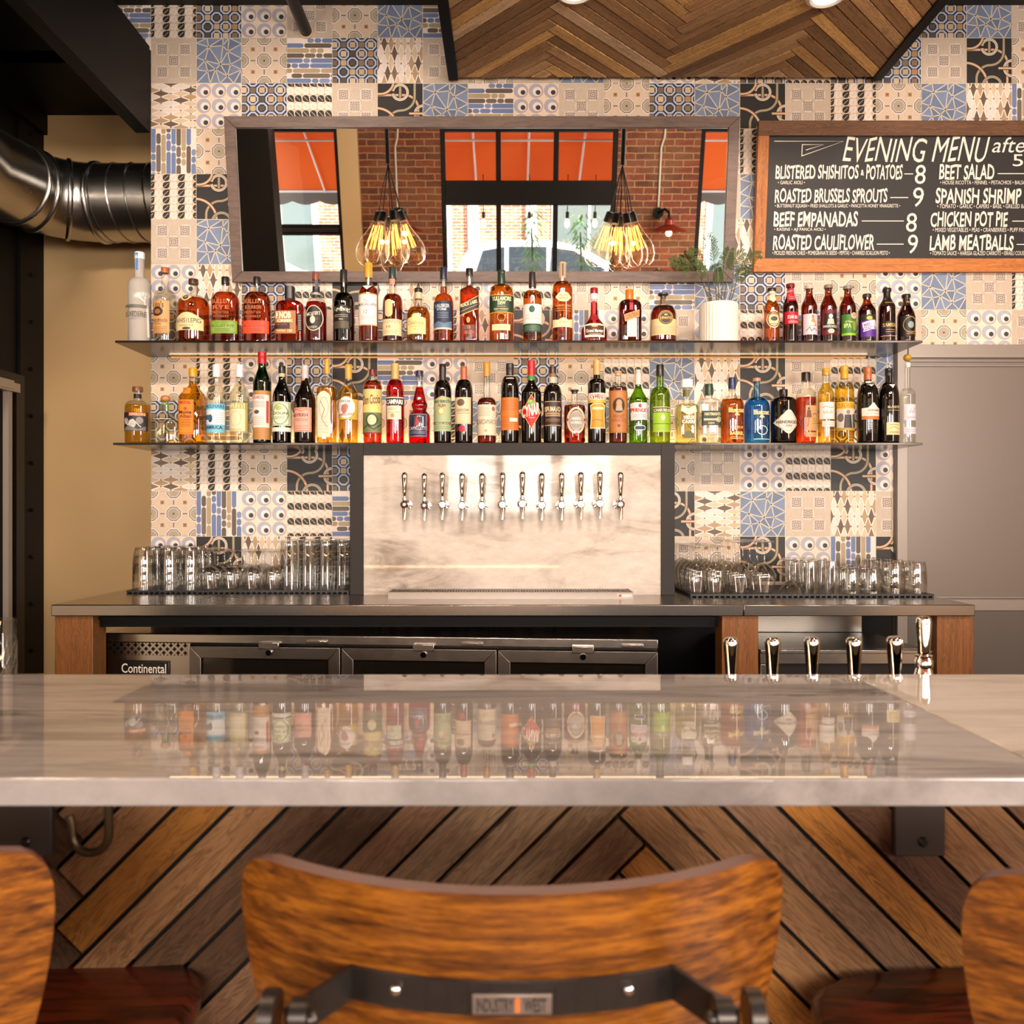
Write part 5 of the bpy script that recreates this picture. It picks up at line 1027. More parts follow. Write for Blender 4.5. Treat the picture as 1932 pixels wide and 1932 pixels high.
D_('dark amaro bottle with a brown label bordered in cream blocks', 3, 508, 677, 1120, 562, 628, 1285, 1390, 'round', 'black', None, None, (1182, '#3a2420', 1.06), [('r', 516, 664, 1438, 1672, '#3d2420'), ('lines', 520, 660, 1440, 1456, 1, '#d9c6a0'), ('t', 'SFUMATO', 520, 660, 1492, 1540, '#d9c09a', .05), ('r', 526, 656, 1548, 1580, '#c4a070'), ('t', 'RABARBARO', 532, 652, 1554, 1574, '#3d2420', .02), ('lines', 528, 655, 1600, 1630, 2, '#a8825a'), ('lines', 520, 660, 1655, 1668, 1, '#d9c6a0'), ('part', 'neck_label'), ('r', 562, 628, 1185, 1218, '#8a6444'), ('r', 562, 628, 1218, 1272, '#c4bba4')])
D_('short amber amaro bottle with a lace-edged silver oval and black stopper', 3, 694, 890, 1330, 762, 822, 1440, 1490, 'round', 'clear', '#5a1608', 1475, (1362, '#2a211e', 1.3, 'stopper'), [('ring', 800, 1620, 72, 112, '#d9c2a0', 20), ('e', 800, 1620, 60, 92, '#9a8f84'), ('ring', 800, 1620, 52, 82, '#c9beb0', 5), ('t', 'AMARO', 758, 842, 1590, 1616, '#efe6d8', .02), ('t', 'NONINO', 756, 844, 1626, 1652, '#efe6d8', .02), ('e', 728, 1612, 8, 12, '#a82c2c'), ('e', 872, 1612, 8, 12, '#a82c2c'), ('e', 803, 1745, 14, 14, '#a82c2c')])
D_('dark amaro bottle with a white band over an orange framed label', 3, 913, 1076, 1062, 962, 1026, 1230, 1290, 'dome', 'black', None, None, (1195, '#d0a05a', 1.06, 'foil'), [('r', 916, 1072, 1368, 1428, '#efe2cc'), ('t', 'AVERNA', 920, 1066, 1380, 1424, '#a81a1c', .05), ('r', 916, 1072, 1428, 1458, '#d9b050'), ('p', [(930, 1480), (955, 1462), (1045, 1462), (1064, 1480), (1058, 1560), (1064, 1690), (930, 1690), (938, 1570)], '#f0dcb0'), ('p', [(938, 1486), (960, 1470), (1040, 1470), (1056, 1486), (1050, 1560), (1056, 1682), (938, 1682), (946, 1570)], '#e0922c'), ('r', 950, 1048, 1496, 1520, '#e9d4a0'), ('l', [(950, 1620), (985, 1608), (1040, 1622)], 5, '#7a3c14'), ('part', 'neck_label'), ('r', 962, 1026, 1152, 1176, '#efe2cc'), ('t', 'AVERNA', 966, 1022, 1156, 1172, '#b02a20', .02)])
D_('brown amaro bottle with a big kraft label showing a bearded portrait', 3, 1104, 1273, 1160, 1160, 1220, 1280, 1330, 'dome', 'clear', '#2a1008', 1312, (1200, '#d2a070', 1.15, 'stopper'), [('r', 1106, 1272, 1348, 1728, '#b4743c'), ('o', 1116, 1262, 1358, 1718, '#8a5426', 3), ('e', 1186, 1482, 52, 70, '#3d2c20'), ('e', 1188, 1462, 26, 32, '#b08a62'), ('p', [(1165, 1480), (1210, 1480), (1222, 1530), (1155, 1530)], '#a89478'), ('t', 'FERNET', 1138, 1236, 1566, 1596, '#7a3a1c', .0), ('t', 'ANGELICO', 1126, 1252, 1602, 1630, '#7a3a1c', .0), ('e', 1185, 1665, 14, 14, '#6a4020')])
D_('bright green pastis bottle with a white cap and two pale labels', 3, 1288, 1455, 1150, 1344, 1400, 1290, 1440, 'slope', 'lgreen', '#b4d440', 1300, (1182, '#b9b2aa', 1.1), [('p', [(1296, 1465), (1325, 1455), (1450, 1455), (1454, 1480), (1452, 1610), (1300, 1616)], '#ddd4d2'), ('e', 1376, 1485, 14, 18, '#b02a24'), ('t', 'PERNOD', 1298, 1450, 1506, 1544, '#b0302a', .04), ('lines', 1320, 1435, 1560, 1600, 3, '#8a8284'), ('p', capsule(1326, 1428, 1662, 1706), '#e6e2d4'), ('p', capsule(1332, 1422, 1668, 1700), '#26365a'), ('part', 'neck_label'), ('r', 1346, 1398, 1182, 1285, '#d6cec8')])
D_('yellow-green herbal liqueur bottle with a lime label and black cap', 3, 1478, 1663, 1105, 1536, 1604, 1305, 1400, 'round', 'lgreen', '#d2d040', 1320, (1205, '#241f1c', 1.1), [('r', 1500, 1660, 1505, 1545, '#3a3a18'), ('t', 'CHARTREUSE', 1504, 1658, 1512, 1540, '#ece6c0', .03), ('r', 1500, 1660, 1546, 1716, '#93b82a'), ('r', 1500, 1660, 1494, 1502, '#c9b36a'), ('e', 1583, 1590, 16, 26, '#e6e6b0'), ('r', 1500, 1660, 1645, 1651, '#3f5a14'), ('r', 1500, 1660, 1716, 1720, '#d9c890')])
D_('square clear absinthe bottle with white lettering and a white square stopper', 4, 131, 281, 878, 166, 218, 1045, 1075, 'round', 'clear', '#b9ba84', 1058, (935, '#f4efe6', 1.55, 'square'), [('t', 'VIEUX', 168, 248, 1138, 1164, '#f4f0e4', .03), ('t', 'CARRE', 160, 252, 1168, 1192, '#f4f0e4', .03), ('p', [(165, 1295)]+[(207+42*math.cos(PI*k/12+PI), 1295+52*math.sin(PI*k/12+PI)) for k in range(13)]+[(250, 1295)], '#5d5c26'), ('p', [(158, 1060), (200, 1090), (250, 1065), (262, 1110), (205, 1135), (152, 1105)], '#cfd0b4'), ('part', 'neck_label'), ('r', 164, 218, 950, 1000, '#6d6428')], p=5)
D_('square clear gin bottle with a dark green label and key emblem', 4, 288, 437, 910, 330, 382, 1010, 1040, 'round', 'clear', '#eeeadb', 1045, (985, '#24402c', 1.12), [('r', 298, 434, 1105, 1206, '#27352a'), ('t', "HAYMAN'S", 316, 426, 1115, 1138, '#d9c898', .03), ('l', [(310, 1165), (420, 1165)], 14, '#cdb98a'), ('ring', 412, 1165, 14, 16, '#cdb98a', 6), ('t', 'GIN', 340, 380, 1182, 1198, '#cdb98a', .02), ('lines', 306, 426, 1225, 1290, 6, '#d8cfc0')], p=5)
D_('amber barrel-rested gin bottle with gold lettering and a blue cap', 4, 441, 608, 865, 502, 550, 990, 1075, 'round', 'clear', '#9a5414', 1018, (942, '#26335c', 1.12), [('t', 'Bluecoat', 482, 592, 1082, 1116, '#f0d480', .03), ('t', '&', 520, 560, 1118, 1138, '#f0d480', .02), ('t', 'BARREL', 490, 588, 1248, 1272, '#f0d480', .03), ('t', 'RESERVE', 496, 584, 1210, 1228, '#e6c470', .01), ('lines', 492, 585, 1282, 1304, 2, '#e6c470')])
D_('bright blue glass gin bottle with gold lettering', 4, 610, 785, 868, 676, 720, 1000, 1080, 'round', 'blue', '#6cc0f0', 1020, (890, '#c08a6a', 1.1), [('t', 'Bluecoat', 654, 764, 1098, 1132, '#f0dc98', .03), ('t', '&', 690, 730, 1134, 1154, '#f0dc98', .02), ('ring', 712, 1240, 34, 30, '#bfe0f2', 6), ('lines', 655, 765, 1295, 1308, 1, '#cfe8f6')])
D_('stout black apothecary gin bottle with a white diamond label', 4, 794, 973, 948, 852, 910, 1000, 1035, 'round', 'black', None, None, (985, '#1d1716', 1.06), [('p', [(802, 1188), (815, 1170), (880, 1102), (895, 1096), (910, 1102), (962, 1165), (970, 1182), (958, 1205), (908, 1258), (892, 1266), (876, 1258), (815, 1205)], '#e2d6c4'), ('ring', 888, 1182, 62, 62, '#b8a890', 3), ('t', "HENDRICK'S", 818, 960, 1172, 1194, '#4a3c34', .02), ('t', 'GIN', 872, 912, 1202, 1216, '#6a5a4c', .01)])
D_('amber spiced rum bottle with a tan label showing a dancing figure', 4, 973, 1112, 828, 1014, 1072, 940, 1020, 'round', 'clear', '#a8421a', 1005, (888, '#2a1a16', 1.1), [('r', 1018, 1110, 1066, 1242, '#c89a64'), ('e', 1038, 1088, 8, 9, '#4a2a1c'), ('p', [(1028, 1098), (1050, 1098), (1058, 1150), (1022, 1150)], '#6a3024'), ('l', [(1040, 1150), (1030, 1215)], 8, '#a86a44'), ('l', [(1066, 1130), (1085, 1120), (1104, 1134)], 5, '#6a4630'), ('r', 1018, 1110, 1252, 1285, '#c89a64'), ('lines', 1066, 1106, 1150, 1200, 3, '#9a6c42')])
D_('slim pale gold aperitif wine bottle with two white labels', 4, 1126, 1238, 800, 1156, 1206, 895, 985, 'slope', 'clear', '#e0c05a', 905, (845, '#cf9f3c', 1.06, 'foil'), [('r', 1130, 1236, 1040, 1160, '#e9dfd6'), ('l', [(1142, 1080), (1165, 1070), (1190, 1082), (1225, 1072)], 5, '#b09a6c'), ('t', 'LILLET', 1150, 1218, 1102, 1120, '#8a7a6a', .01), ('r', 1142, 1232, 1172, 1212, '#e6dcd2'), ('lines', 1150, 1224, 1180, 1206, 2, '#b8aca0')])
D_('pale yellow dessert wine bottle with a black and white photo label', 4, 1246, 1377, 782, 1288, 1338, 890, 950, 'round', 'clear', '#d9b83c', 925, (872, '#dfa01c', 1.06, 'foil'), [('r', 1250, 1374, 1040, 1090, '#e0b428'), ('t', 'DUNCAN SHARP', 1252, 1372, 1048, 1084, '#a86a10', .03), ('r', 1250, 1374, 1090, 1222, '#cfc4b4'), ('e', 1312, 1112, 13, 16, '#8a7666'), ('p', [(1290, 1130), (1334, 1130), (1342, 1222), (1284, 1222)], '#3a3432'), ('e', 1268, 1150, 16, 30, '#6a625a'), ('p', [(1342, 1130), (1372, 1120), (1374, 1222), (1346, 1222)], '#55504a'), ('r', 1250, 1374, 1222, 1240, '#b8922c')])
D_('black port bottle with a copper capsule and peaked white label', 4, 1403, 1548, 795, 1450, 1500, 905, 1020, 'round', 'black', None, None, (880, '#b86a3a', 1.06, 'foil'), [('p', [(1416, 1085), (1450, 1082), (1486, 1045), (1520, 1082), (1544, 1085), (1544, 1140), (1416, 1140)], '#e9ddd0'), ('t', "GRAHAM'S", 1446, 1534, 1092, 1108, '#6a3a2c', .02), ('r', 1416, 1544, 1140, 1164, '#c8783c'), ('lines', 1440, 1530, 1118, 1130, 1, '#b0a090'), ('part', 'neck_label'), ('p', [(1455, 892), (1498, 892), (1500, 915), (1477, 935), (1454, 915)], '#d9d4cc'), ('part', 'embossing'), ('lines', 1446, 1520, 1180, 1260, 5, '#3a2a24')])
D_('black fortified wine bottle with a low cream label and white heart tag', 4, 1553, 1692, 800, 1598, 1648, 900, 1030, 'round', 'black', None, None, (850, '#241f1e', 1.06, 'foil'), [('r', 1582, 1686, 1184, 1270, '#e2d29a'), ('l', [(1600, 1225), (1635, 1215), (1668, 1230)], 4, '#9a7a3c'), ('lines', 1600, 1668, 1195, 1206, 1, '#9a8450'), ('lines', 1600, 1668, 1245, 1260, 2, '#9a8450'), ('t', "BLANDY'S", 1590, 1676, 1068, 1086, '#cbb27a', .03), ('l', [(1588, 1100), (1680, 1100)], 4, '#b49a5c'), ('part', 'neck_label'), ('p', [(1606, 900), (1642, 900), (1644, 920), (1624, 945), (1604, 920)], '#e6e2dc')])
D_('slim clear grappa bottle with a gold ball stopper, last on the lower shelf', 4, 1701, 1806, 697, 1738, 1776, 940, 1000, 'round', 'clear', '#f3f1ee', 985, (752, '#b08a2c', 1.0, 'ball'), [('r', 1714, 1804, 1056, 1168, '#dcd3da'), ('t', '7.5', 1745, 1792, 1078, 1104, '#b8303c', .02), ('l', [(1740, 1112), (1795, 1112)], 3, '#b8303c'), ('lines', 1730, 1796, 1140, 1156, 2, '#a89aa4'), ('r', 1714, 1804, 1215, 1262, '#d6cdd6'), ('lines', 1724, 1796, 1226, 1254, 2, '#a89aa4'), ('part', 'neck_label'), ('r', 1742, 1774, 760, 792, '#d9d6d2')])
# ---------------------------------------------------------------- glassware on the counter mats
m_gw = NT('drinking_glass'); t_ = m_gw
lw = t_('LayerWeight'); lw.inputs[0].default_value = .25
tr = t_('BsdfTransparent'); t_.set(tr.inputs[0], t_.mix(lw.outputs['Facing'], (.99, .99, .985), (.86, .84, .80)))
g_ = t_('BsdfGlossy'); g_.inputs['Roughness'].default_value = .03
mx = t_('MixShader'); t_.set(mx.inputs[0], t_.schlick(.10, 1.0)); t_.set(mx.inputs[1], tr.outputs[0]); t_.set(mx.inputs[2], g_.outputs[0])
m_gw = t_.done(mx.outputs[0])
def shell(prof, th=.0022, n=26, base=.008):     # closed-bottom glass standing upside down: prof from the rim (z=0) up to the base
    inner = [(max(.0006, r-th), z) for r, z in prof[:-1]]+[(max(.0006, prof[-1][0]-th), prof[-1][1]-base)]
    return MB().lathe([(.0006, inner[-1][1])]+inner[::-1]+prof+[(.0006, prof[-1][1])], n, caps=(False, False))
def tumbler(rim, base, h, bulge=0, ribs=0):
    pr = [(rim+(base-rim)*(k/8)+bulge*math.sin(PI*k/8), h*k/8) for k in range(9)]
    pr[-1] = (pr[-1][0]*.93, h); pr.insert(-1, (base*1.0, h*.965))
    m = shell(pr, base=.014 if ribs else .009)
    return m
def stemmed(bowl, stem_r, h_bowl, h_stem, foot):   # upside down: bowl then stem then foot
    pr = [(r, z*h_bowl) for r, z in bowl]; th = .0014
    inn = [(max(.0006, r-th), z-(.001 if k else 0)) for k, (r, z) in enumerate(pr)]
    zt = h_bowl+h_stem
    out = pr+[(stem_r*1.4, h_bowl+.006), (stem_r, h_bowl+.018), (stem_r, zt-.014), (stem_r*1.8, zt-.006), (foot*.5, zt-.003), (foot, zt-.001), (foot, zt+.001), (.0006, zt+.0015)]
    return MB().lathe([(.0006, inn[-1][1])]+inn[::-1]+out, 26, caps=(False, False))
def mat_thing(label, x0, x1, y0, y1):
    m = MB().box(x0, x1, y0, y1, CZ+.008, CZ+.012)
    n = int((x1-x0)/.022)
    for k in range(n+1): q = x0+.004+(x1-x0-.008)*k/n; m.box(q-.0035, q+.0035, y0+.002, y1-.002, CZ, CZ+.008)
    for k in range(int((y1-y0)/.03)): m.box(x0, x1, y0+.004+k*.03, y0+.012+k*.03, CZ+.004, CZ+.008)
    return tag(m.build('bar_mat', plain('black_rubber', '#1d1917', .5)), label, 'mat')
FY0 = 3.352; mat_thing('black rubber drying mat left of the beer tap panel', PX(238, FY0), PX(660, FY0)-.004, FY0, YW-.008)
FY1 = 3.205; mat_thing('black rubber drying mat right of the beer tap panel', PX(1303, FY1), PX(1763, FY1), FY1, YW-.008)
GZ = CZ+.0122
WORD = ('first', 'second', 'third', 'fourth', 'fifth', 'sixth')
ROWW = ('front row', 'second row', 'third row', 'fourth row', 'back row')
def cluster(name, mesh, pxs, Yf, rows, dy, label, cat, group, stack=1, dz=.036, jit=.003):
    proto = None; rnd = random.Random(len(name)+int(pxs[0]))
    n = len(pxs)
    for j in range(rows):
        for i, px in enumerate(pxs):
            for s in range(stack):
                loc = (PX(px, Yf)+rnd.uniform(-jit, jit), Yf+dy*j+rnd.uniform(-jit, jit), GZ+dz*s)
                if s: loc = (last[0]+rnd.uniform(-.001, .001), last[1], loc[2])
                last = loc
                row = 'front row' if j == 0 else ('back row' if j == rows-1 else ('middle row' if rows == 3 else ROWW[j]))
                pos = ('leftmost', 'rightmost')[i] if n == 2 else (WORD[i]+' from the left')
                st = '' if stack == 1 else ((', top of its stack', ', bottom of its stack') if stack == 2 else (', bottom of its stack', ', middle of its stack', ', top of its stack'))[s if stack == 3 else 1-s]
                lb = '%s, %s, %s%s' % (label, row, pos, st)
                if proto is None:
                    proto = mesh.build(name, m_gw, smooth=40); proto.location = loc; tag(proto, lb, cat, group); 
                else:
                    c = proto.copy(); C.objects.link(c); c.location = loc; c['label'] = lb
LG, RG = 'left mat', 'right mat'
cluster('tumbler', tumbler(.046, .036, .108, .004), (274, 321, 361), 3.40, 3, .088, 'clear tumbler on the left mat', 'glass', 'stacked tumblers on the left mat', 3, .034)
cluster('goblet', stemmed([(.030, 0), (.036, .25), (.040, .5), (.038, .75), (.028, .92), (.010, 1)], .006, .098, .062, .034), (396, 434.5, 474, 514), 3.395, 3, .086, 'small upturned goblet on the left mat', 'glass', 'upturned goblets on the left mat')
cluster('beer_glass', tumbler(.0405, .0345, .205, -.002), (547, 580, 613, 645.5), 3.40, 3, .084, 'tall upturned beer glass on the left mat', 'glass', 'tall beer glasses on the left mat')
cluster('wine_glass', stemmed([(.030, 0), (.036, .25), (.0405, .5), (.038, .72), (.026, .9), (.008, 1)], .0042, .122, .062, .036), (1315, 1353), 3.25, 5, .080, 'upturned wine glass on the right mat', 'wine glass', 'upturned wine glasses on the right mat')
cluster('burgundy_glass', stemmed([(.032, 0), (.039, .25), (.0455, .5), (.046, .62), (.034, .82), (.008, 1)], .0045, .118, .085, .038), (1396, 1441), 3.245, 4, .094, 'large round upturned wine glass on the right mat', 'wine glass', 'large round wine glasses on the right mat')
cluster('coupe_glass', stemmed([(.045, 0), (.040, .3), (.030, .6), (.014, .88), (.006, 1)], .0045, .048, .085, .033), (1490,), 3.25, 1, .09, 'low upturned coupe beside the round wine glasses', 'coupe', None, jit=0)
cluster('highball_glass', tumbler(.036, .030, .128, 0), (1530, 1566), 3.25, 4, .082, 'tall upturned highball glass on the right mat', 'glass', 'highball glasses on the right mat')
cluster('rocks_glass', tumbler(.0395, .033, .100, .002, 1), (1605, 1644), 3.25, 4, .088, 'short rocks glass on the right mat', 'glass', 'rocks glasses on the right mat')
cluster('stacking_tumbler', tumbler(.041, .036, .088, .003, 1), (1686, 1727), 3.25, 4, .09, 'stacked tumbler at the right end of the mat', 'glass', 'stacked tumblers on the right mat', 2, .036)
# cut crystal mixing glass, far left behind the bar
mr_, mh = .041, .128; mgx, mgy = PX(-14, 1.62), 1.62
mb = shell([(mr_, mh-mh*k/8) for k in range(9)][::-1], .004, 48, .012)
mb = MB().lathe([(mr_*.93, 0), (mr_, .005), (mr_, mh), (mr_-.004, mh), (mr_-.0045, .014), (.001, .014)], 48, caps=(True, False))
cut = MB()
for k in range(14):
    for sgn in (1, -1):
        pts = []
        for q in range(13):
            a = 2*PI*(k+sgn*q/12*2.2)/14; pts.append((mgx+mr_*1.005*math.cos(a), mgy+mr_*1.005*math.sin(a), lz+.0127+.008+.075*q/12))
        cut.tube(pts, .0016, 6)
t = thing('mixing_glass', 'cut crystal mixing glass on the ribbed mat at far left', 'glass', (mgx, mgy, lz+.0127))
mb.v = [(a+mgx, b+mgy, c+lz+.0127) for a, b, c in mb.v]
mb.build('body', m_gw, t, smooth=40); cut.build('cut_pattern', m_gw, t, smooth=60)
# ---------------------------------------------------------------- bar stools
m_ply = NT('lacquered_plywood'); t_ = m_ply
v = t_.coords(scale=(1.0, 5, 20)); n = t_.noise(v, 6, 9, .7, .12); n2 = t_.noise(t_.coords(scale=(5, 10, 46)), 9, 5, .7); n3 = t_.noise(t_.coords(scale=(1, 1, 3)), 5, 3)
s_ = t_.math('ADD', t_.math('MULTIPLY', n, .6), t_.math('ADD', t_.math('MULTIPLY', n2, .3), t_.math('MULTIPLY', n3, .12)))
m_ply = t_.done(t_.bsdf(t_.ramp(s_, [(.38, '#1f0b03'), (.49, '#69390d'), (.60, '#9c5d19')]), .3, 0, bump=n2, bs=.06, Coat_Weight=.5, Coat_Roughness=.12))
m_seat = NT('dark_red_seat_wood'); t_ = m_seat
n = t_.noise(t_.coords(scale=(2, 14, 5)), 3, 6, .6, 1.4)
m_seat = t_.done(t_.bsdf(t_.ramp(n, [(.38, '#1f0803'), (.58, '#66240c')]), .32, 0, Coat_Weight=.4, Coat_Roughness=.15))
m_edge = plain('plywood_edge', '#5d3320', .4)
m_stm = plain('stool_steel', '#4a4440', .32, .85, var=.15, scale=30)
def make_stool(label, loc, rz):
    t = thing('bar_stool', label, 'bar stool', loc, 'wooden bar stools along the bar', rz); ORG[t.name] = (0, 0, 0)
    # local frame: centre of the seat at the origin, the back faces -y (towards the guests)
    Rb, zc, zt = .345, .60, 1.039
    def bp(u, v, off=0):          # u: arc length across, v: 0 bottom..1 top, off: outwards (towards -y)
        a = u/Rb; y0 = -.235-.035*v
        return ((Rb+off)*math.sin(a), y0+Rb-(Rb+off)*math.cos(a), .818+(zt-.818)*v)
    def half(v):
        if v > .80: q = (v-.80)/.20; return .244-.038*(1-math.sqrt(max(0, 1-q**2.6)))
        return .244-.048*((.80-v)/.80)**1.6
    NV, NU = 16, 24; mb = MB(); th = .014
    rows = []
    for i in range(NV+1):
        v = i/NV; v = 1-(1-v)**1.5 if v > .0 else 0; rows.append(v)
    front = []; back = []
    for v in rows:
        hw = half(v)
        for k in range(NU+1):
            u = -hw+2*hw*k/NU; e = abs(u)/.244; vv = v-.0*e
            front.append(bp(u, vv, 0)); back.append(bp(u, vv, -th))
    W_ = NU+1; n = len(front); fs = []
    for i in range(NV):
        for k in range(NU):
            a = i*W_+k; fs.append((a, a+1, a+W_+1, a+W_)); fs.append((n+a, n+a+W_, n+a+W_+1, n+a+1))
    mb.add(front+back, fs, 0)
    rim = [k for k in range(W_)]+[i*W_+NU for i in range(1, NV+1)]+[NV*W_+k for k in range(NU-1, -1, -1)]+[i*W_ for i in range(NV-1, 0, -1)]
    fs = [(rim[j], n+rim[j], n+rim[(j+1) % len(rim)], rim[(j+1) % len(rim)]) for j in range(len(rim))]
    mb.add(front+back, fs, 1)
    mb.build('backrest', [m_ply, m_edge], t, smooth=50, bevel=.003, recalc=True)
    # seat
    pr = []
    for k in range(48):
        a = 2*PI*k/48; g = (abs(math.cos(a))**4+abs(math.sin(a))**4)**-.25; pr.append((.232*g*math.cos(a)*(1-.05*math.sin(a)), .185*g*math.sin(a)))
    sm = MB(); zs = .748
    lay = [(.92, zs-.032), (1.0, zs-.024), (1.0, zs-.008), (.95, zs), (.7, zs-.006), (.35, zs-.010)]
    vs = [(x*s, y*s, z) for s, z in lay for x, y in pr]; fs = [(i*48+k, i*48+(k+1) % 48, (i+1)*48+(k+1) % 48, (i+1)*48+k) for i in range(5) for k in range(48)]
    fs += [tuple(range(47, -1, -1)), tuple(5*48+k for k in range(48))]
    sm.add(vs, fs); sm.build('seat', m_seat, t, smooth=60)
    # steel strap across the back
    vS = .60; st = MB(); hs = .0122; path = []
    zb0 = .818+(zt-.818)*vS-.014
    y0 = bp(0, .58, .0022)[1]
    for k in range(17): q = bp(-.124+.248*k/16, .64, .0024); path.append((q[0], q[1]))
    path = [(-.158, path[0][1]-.055)]+path+[(.158, path[-1][1]-.055)]
    zs_ = .818+(zt-.818)*.64
    for i in range(len(path)-1):
        p0, p1 = Vector(path[i]+(0,)), Vector(path[i+1]+(0,)); d = (p1-p0).normalized(); nn = Vector((d.y, -d.x, 0))*.004
        vs = [p0, p1, p1+nn, p0+nn]; lo = [(q.x, q.y, zs_-hs) for q in vs]; hi = [(q.x, q.y, zs_+hs) for q in vs]
        st.add(lo+hi, [(3, 2, 1, 0), (4, 5, 6, 7), (0, 1, 5, 4), (1, 2, 6, 5), (2, 3, 7, 6), (3, 0, 4, 7)])
    strap = st.build('back_strap', m_stm, t, smooth=30, recalc=True)
    for u in (-.085, .085): q = bp(u, .65, .0085); MB().sphere(q, .0042, 12, sy=.6).build('rivet', m_chrome, strap)
    q0 = bp(-.032, .64, .0068)
    pl = MB().box(-.029, .029, q0[1]-.0035, q0[1]-.0005, zs_-.0095, zs_+.0055); 
    plate = pl.build('nameplate', plain('pewter_plate', '#8a7a70', .35, .6), strap, bevel=.001)
    tx = MB(); ya = q0[1]-.0038
    text3d(tx, 'INDUSTRY', lambda u: -.026+u*.0275, lambda v: zs_-.0075+v*.0105, lambda a, b: (a, ya, b), .03)
    text3d(tx, 'WEST', lambda u: .0085+u*.0165, lambda v: zs_-.0075+v*.0105, lambda a, b: (a, ya, b), .03)
    tx.build('lettering', plain('dark_engraving', '#2a211d', .6), strap, smooth=0)
    MB().box(.0025, .0055, ya-.0001, ya+.0005, zs_-.0075, zs_+.003).build('orange_mark', plain('orange_mark', '#d06a1e', .5), strap)
    # pivots, uprights, legs, footrest
    for sx in (-1, 1):
        x, y = sx*.158, path[0][1]
        MB().tube([(x-sx*.018, y-.002, zs_+.008), (x-sx*.006, y-.002, zs_+.008)], .012, 16).tube([(x+sx*.004, y-.002, zs_+.008), (x+sx*.014, y-.002, zs_+.008)], .017, 20).sphere((x-sx*.02, y-.006, zs_+.008), .006, 12).build('pivot', m_stm, t)
        MB().tube([(x, y, zs_-.012), (x, y+.01, zs_-.05), (x, y+.05, .79), (x, -.12, .73), (x, -.06, .705)], .009, 12).build('upright', m_stm, t)
    MB().tube([(-.158, -.06, .705), (.158, -.06, .705)], .009, 12).tube([(-.158, .1, .705), (.158, .1, .705)], .009, 12).build('seat_frame', m_stm, t)
    for sx in (-1, 1):
        for sy in (-1, 1): MB().tube([(sx*.14, sy*.11, .708), (sx*.205, sy*.185, .0)], .011, 12).build('leg', m_stm, t)
    f = .30; w = [(sx*(.205-.065*f/.708), sy*(.185-.075*f/.708), f) for sx, sy in ((-1, -1), (1, -1), (1, 1), (-1, 1))]
    MB().tube(w+[w[0]], .008, 10).build('footrest', m_stm, t)
    return t
STY = .862
s0 = make_stool('wooden bar stool in the centre of the bar, showing its steel back strap', (.0, STY, 0), 0)
dup(s0, (-.598, STY+.028, 0), 'wooden bar stool at the left edge of the bar, partly cut by the frame', math.radians(-4))
dup(s0, (.568, STY-.015, 0), 'wooden bar stool at the right edge of the bar, partly cut by the frame', math.radians(4))

# ---------------------------------------------------------------- potted fern
px_, R_, ht = 1356, (72.7/2)/F*BYC, PZ(573, BYC)-ZS[0]
fx_ = PX(px_, BYC+.02); fy_ = BYC+.02
t = thing('potted_fern', 'feathery green fern in a ribbed white ceramic pot on the upper shelf', 'plant', (fx_, fy_, ZS[0]))
pot = MB(); pr = [(R_*.96, 0), (R_, .004), (R_*1.0, ht*.96), (R_*.97, ht), (R_*.88, ht), (R_*.86, ht-.02), (.001, ht-.022)]
NN = 144; vs = []; lev = [0, .004]+[ht*k/30 for k in range(1, 30)]+[ht*.985, ht]
m_pot = plain('white_ribbed_ceramic', '#ebe0d2', .55, var=.03)
vs = []
for z in lev:
    for k in range(NN):
        a = 2*PI*k/NN; r = R_*(.985+.015*math.cos(a*36))*(1-.004*math.cos(z*900+(k//4 % 2)*PI)) if .003 < z < ht*.985 else R_*.97
        vs.append((fx_+r*math.cos(a), fy_+r*math.sin(a), ZS[0]+z))
fs = [(i*NN+k, i*NN+(k+1) % NN, (i+1)*NN+(k+1) % NN, (i+1)*NN+k) for i in range(len(lev)-1) for k in range(NN)]; fs.append(tuple(range(NN-1, -1, -1)))
pot.add(vs, fs); zt = ZS[0]+ht
pot.lathe([(R_*.97, ht), (R_*.88, ht-.001), (R_*.86, ht-.018), (.001, ht-.02)], 48, (fx_, fy_, ZS[0]), caps=(False, False))
pot.build('pot', m_pot, t, smooth=60)
MB().lathe([(R_*.87, ht-.016), (R_*.5, ht-.013), (.001, ht-.012)], 24, (fx_, fy_, ZS[0])).build('soil', plain('potting_soil', '#2a1c12', .9), t)
m_frond = plain('fern_green', '#3a5219', .6, var=.3, scale=30); m_stem = plain('fern_stem', '#4d4a22', .6)
rf = random.Random(12); stems = MB(); leaf = MB()
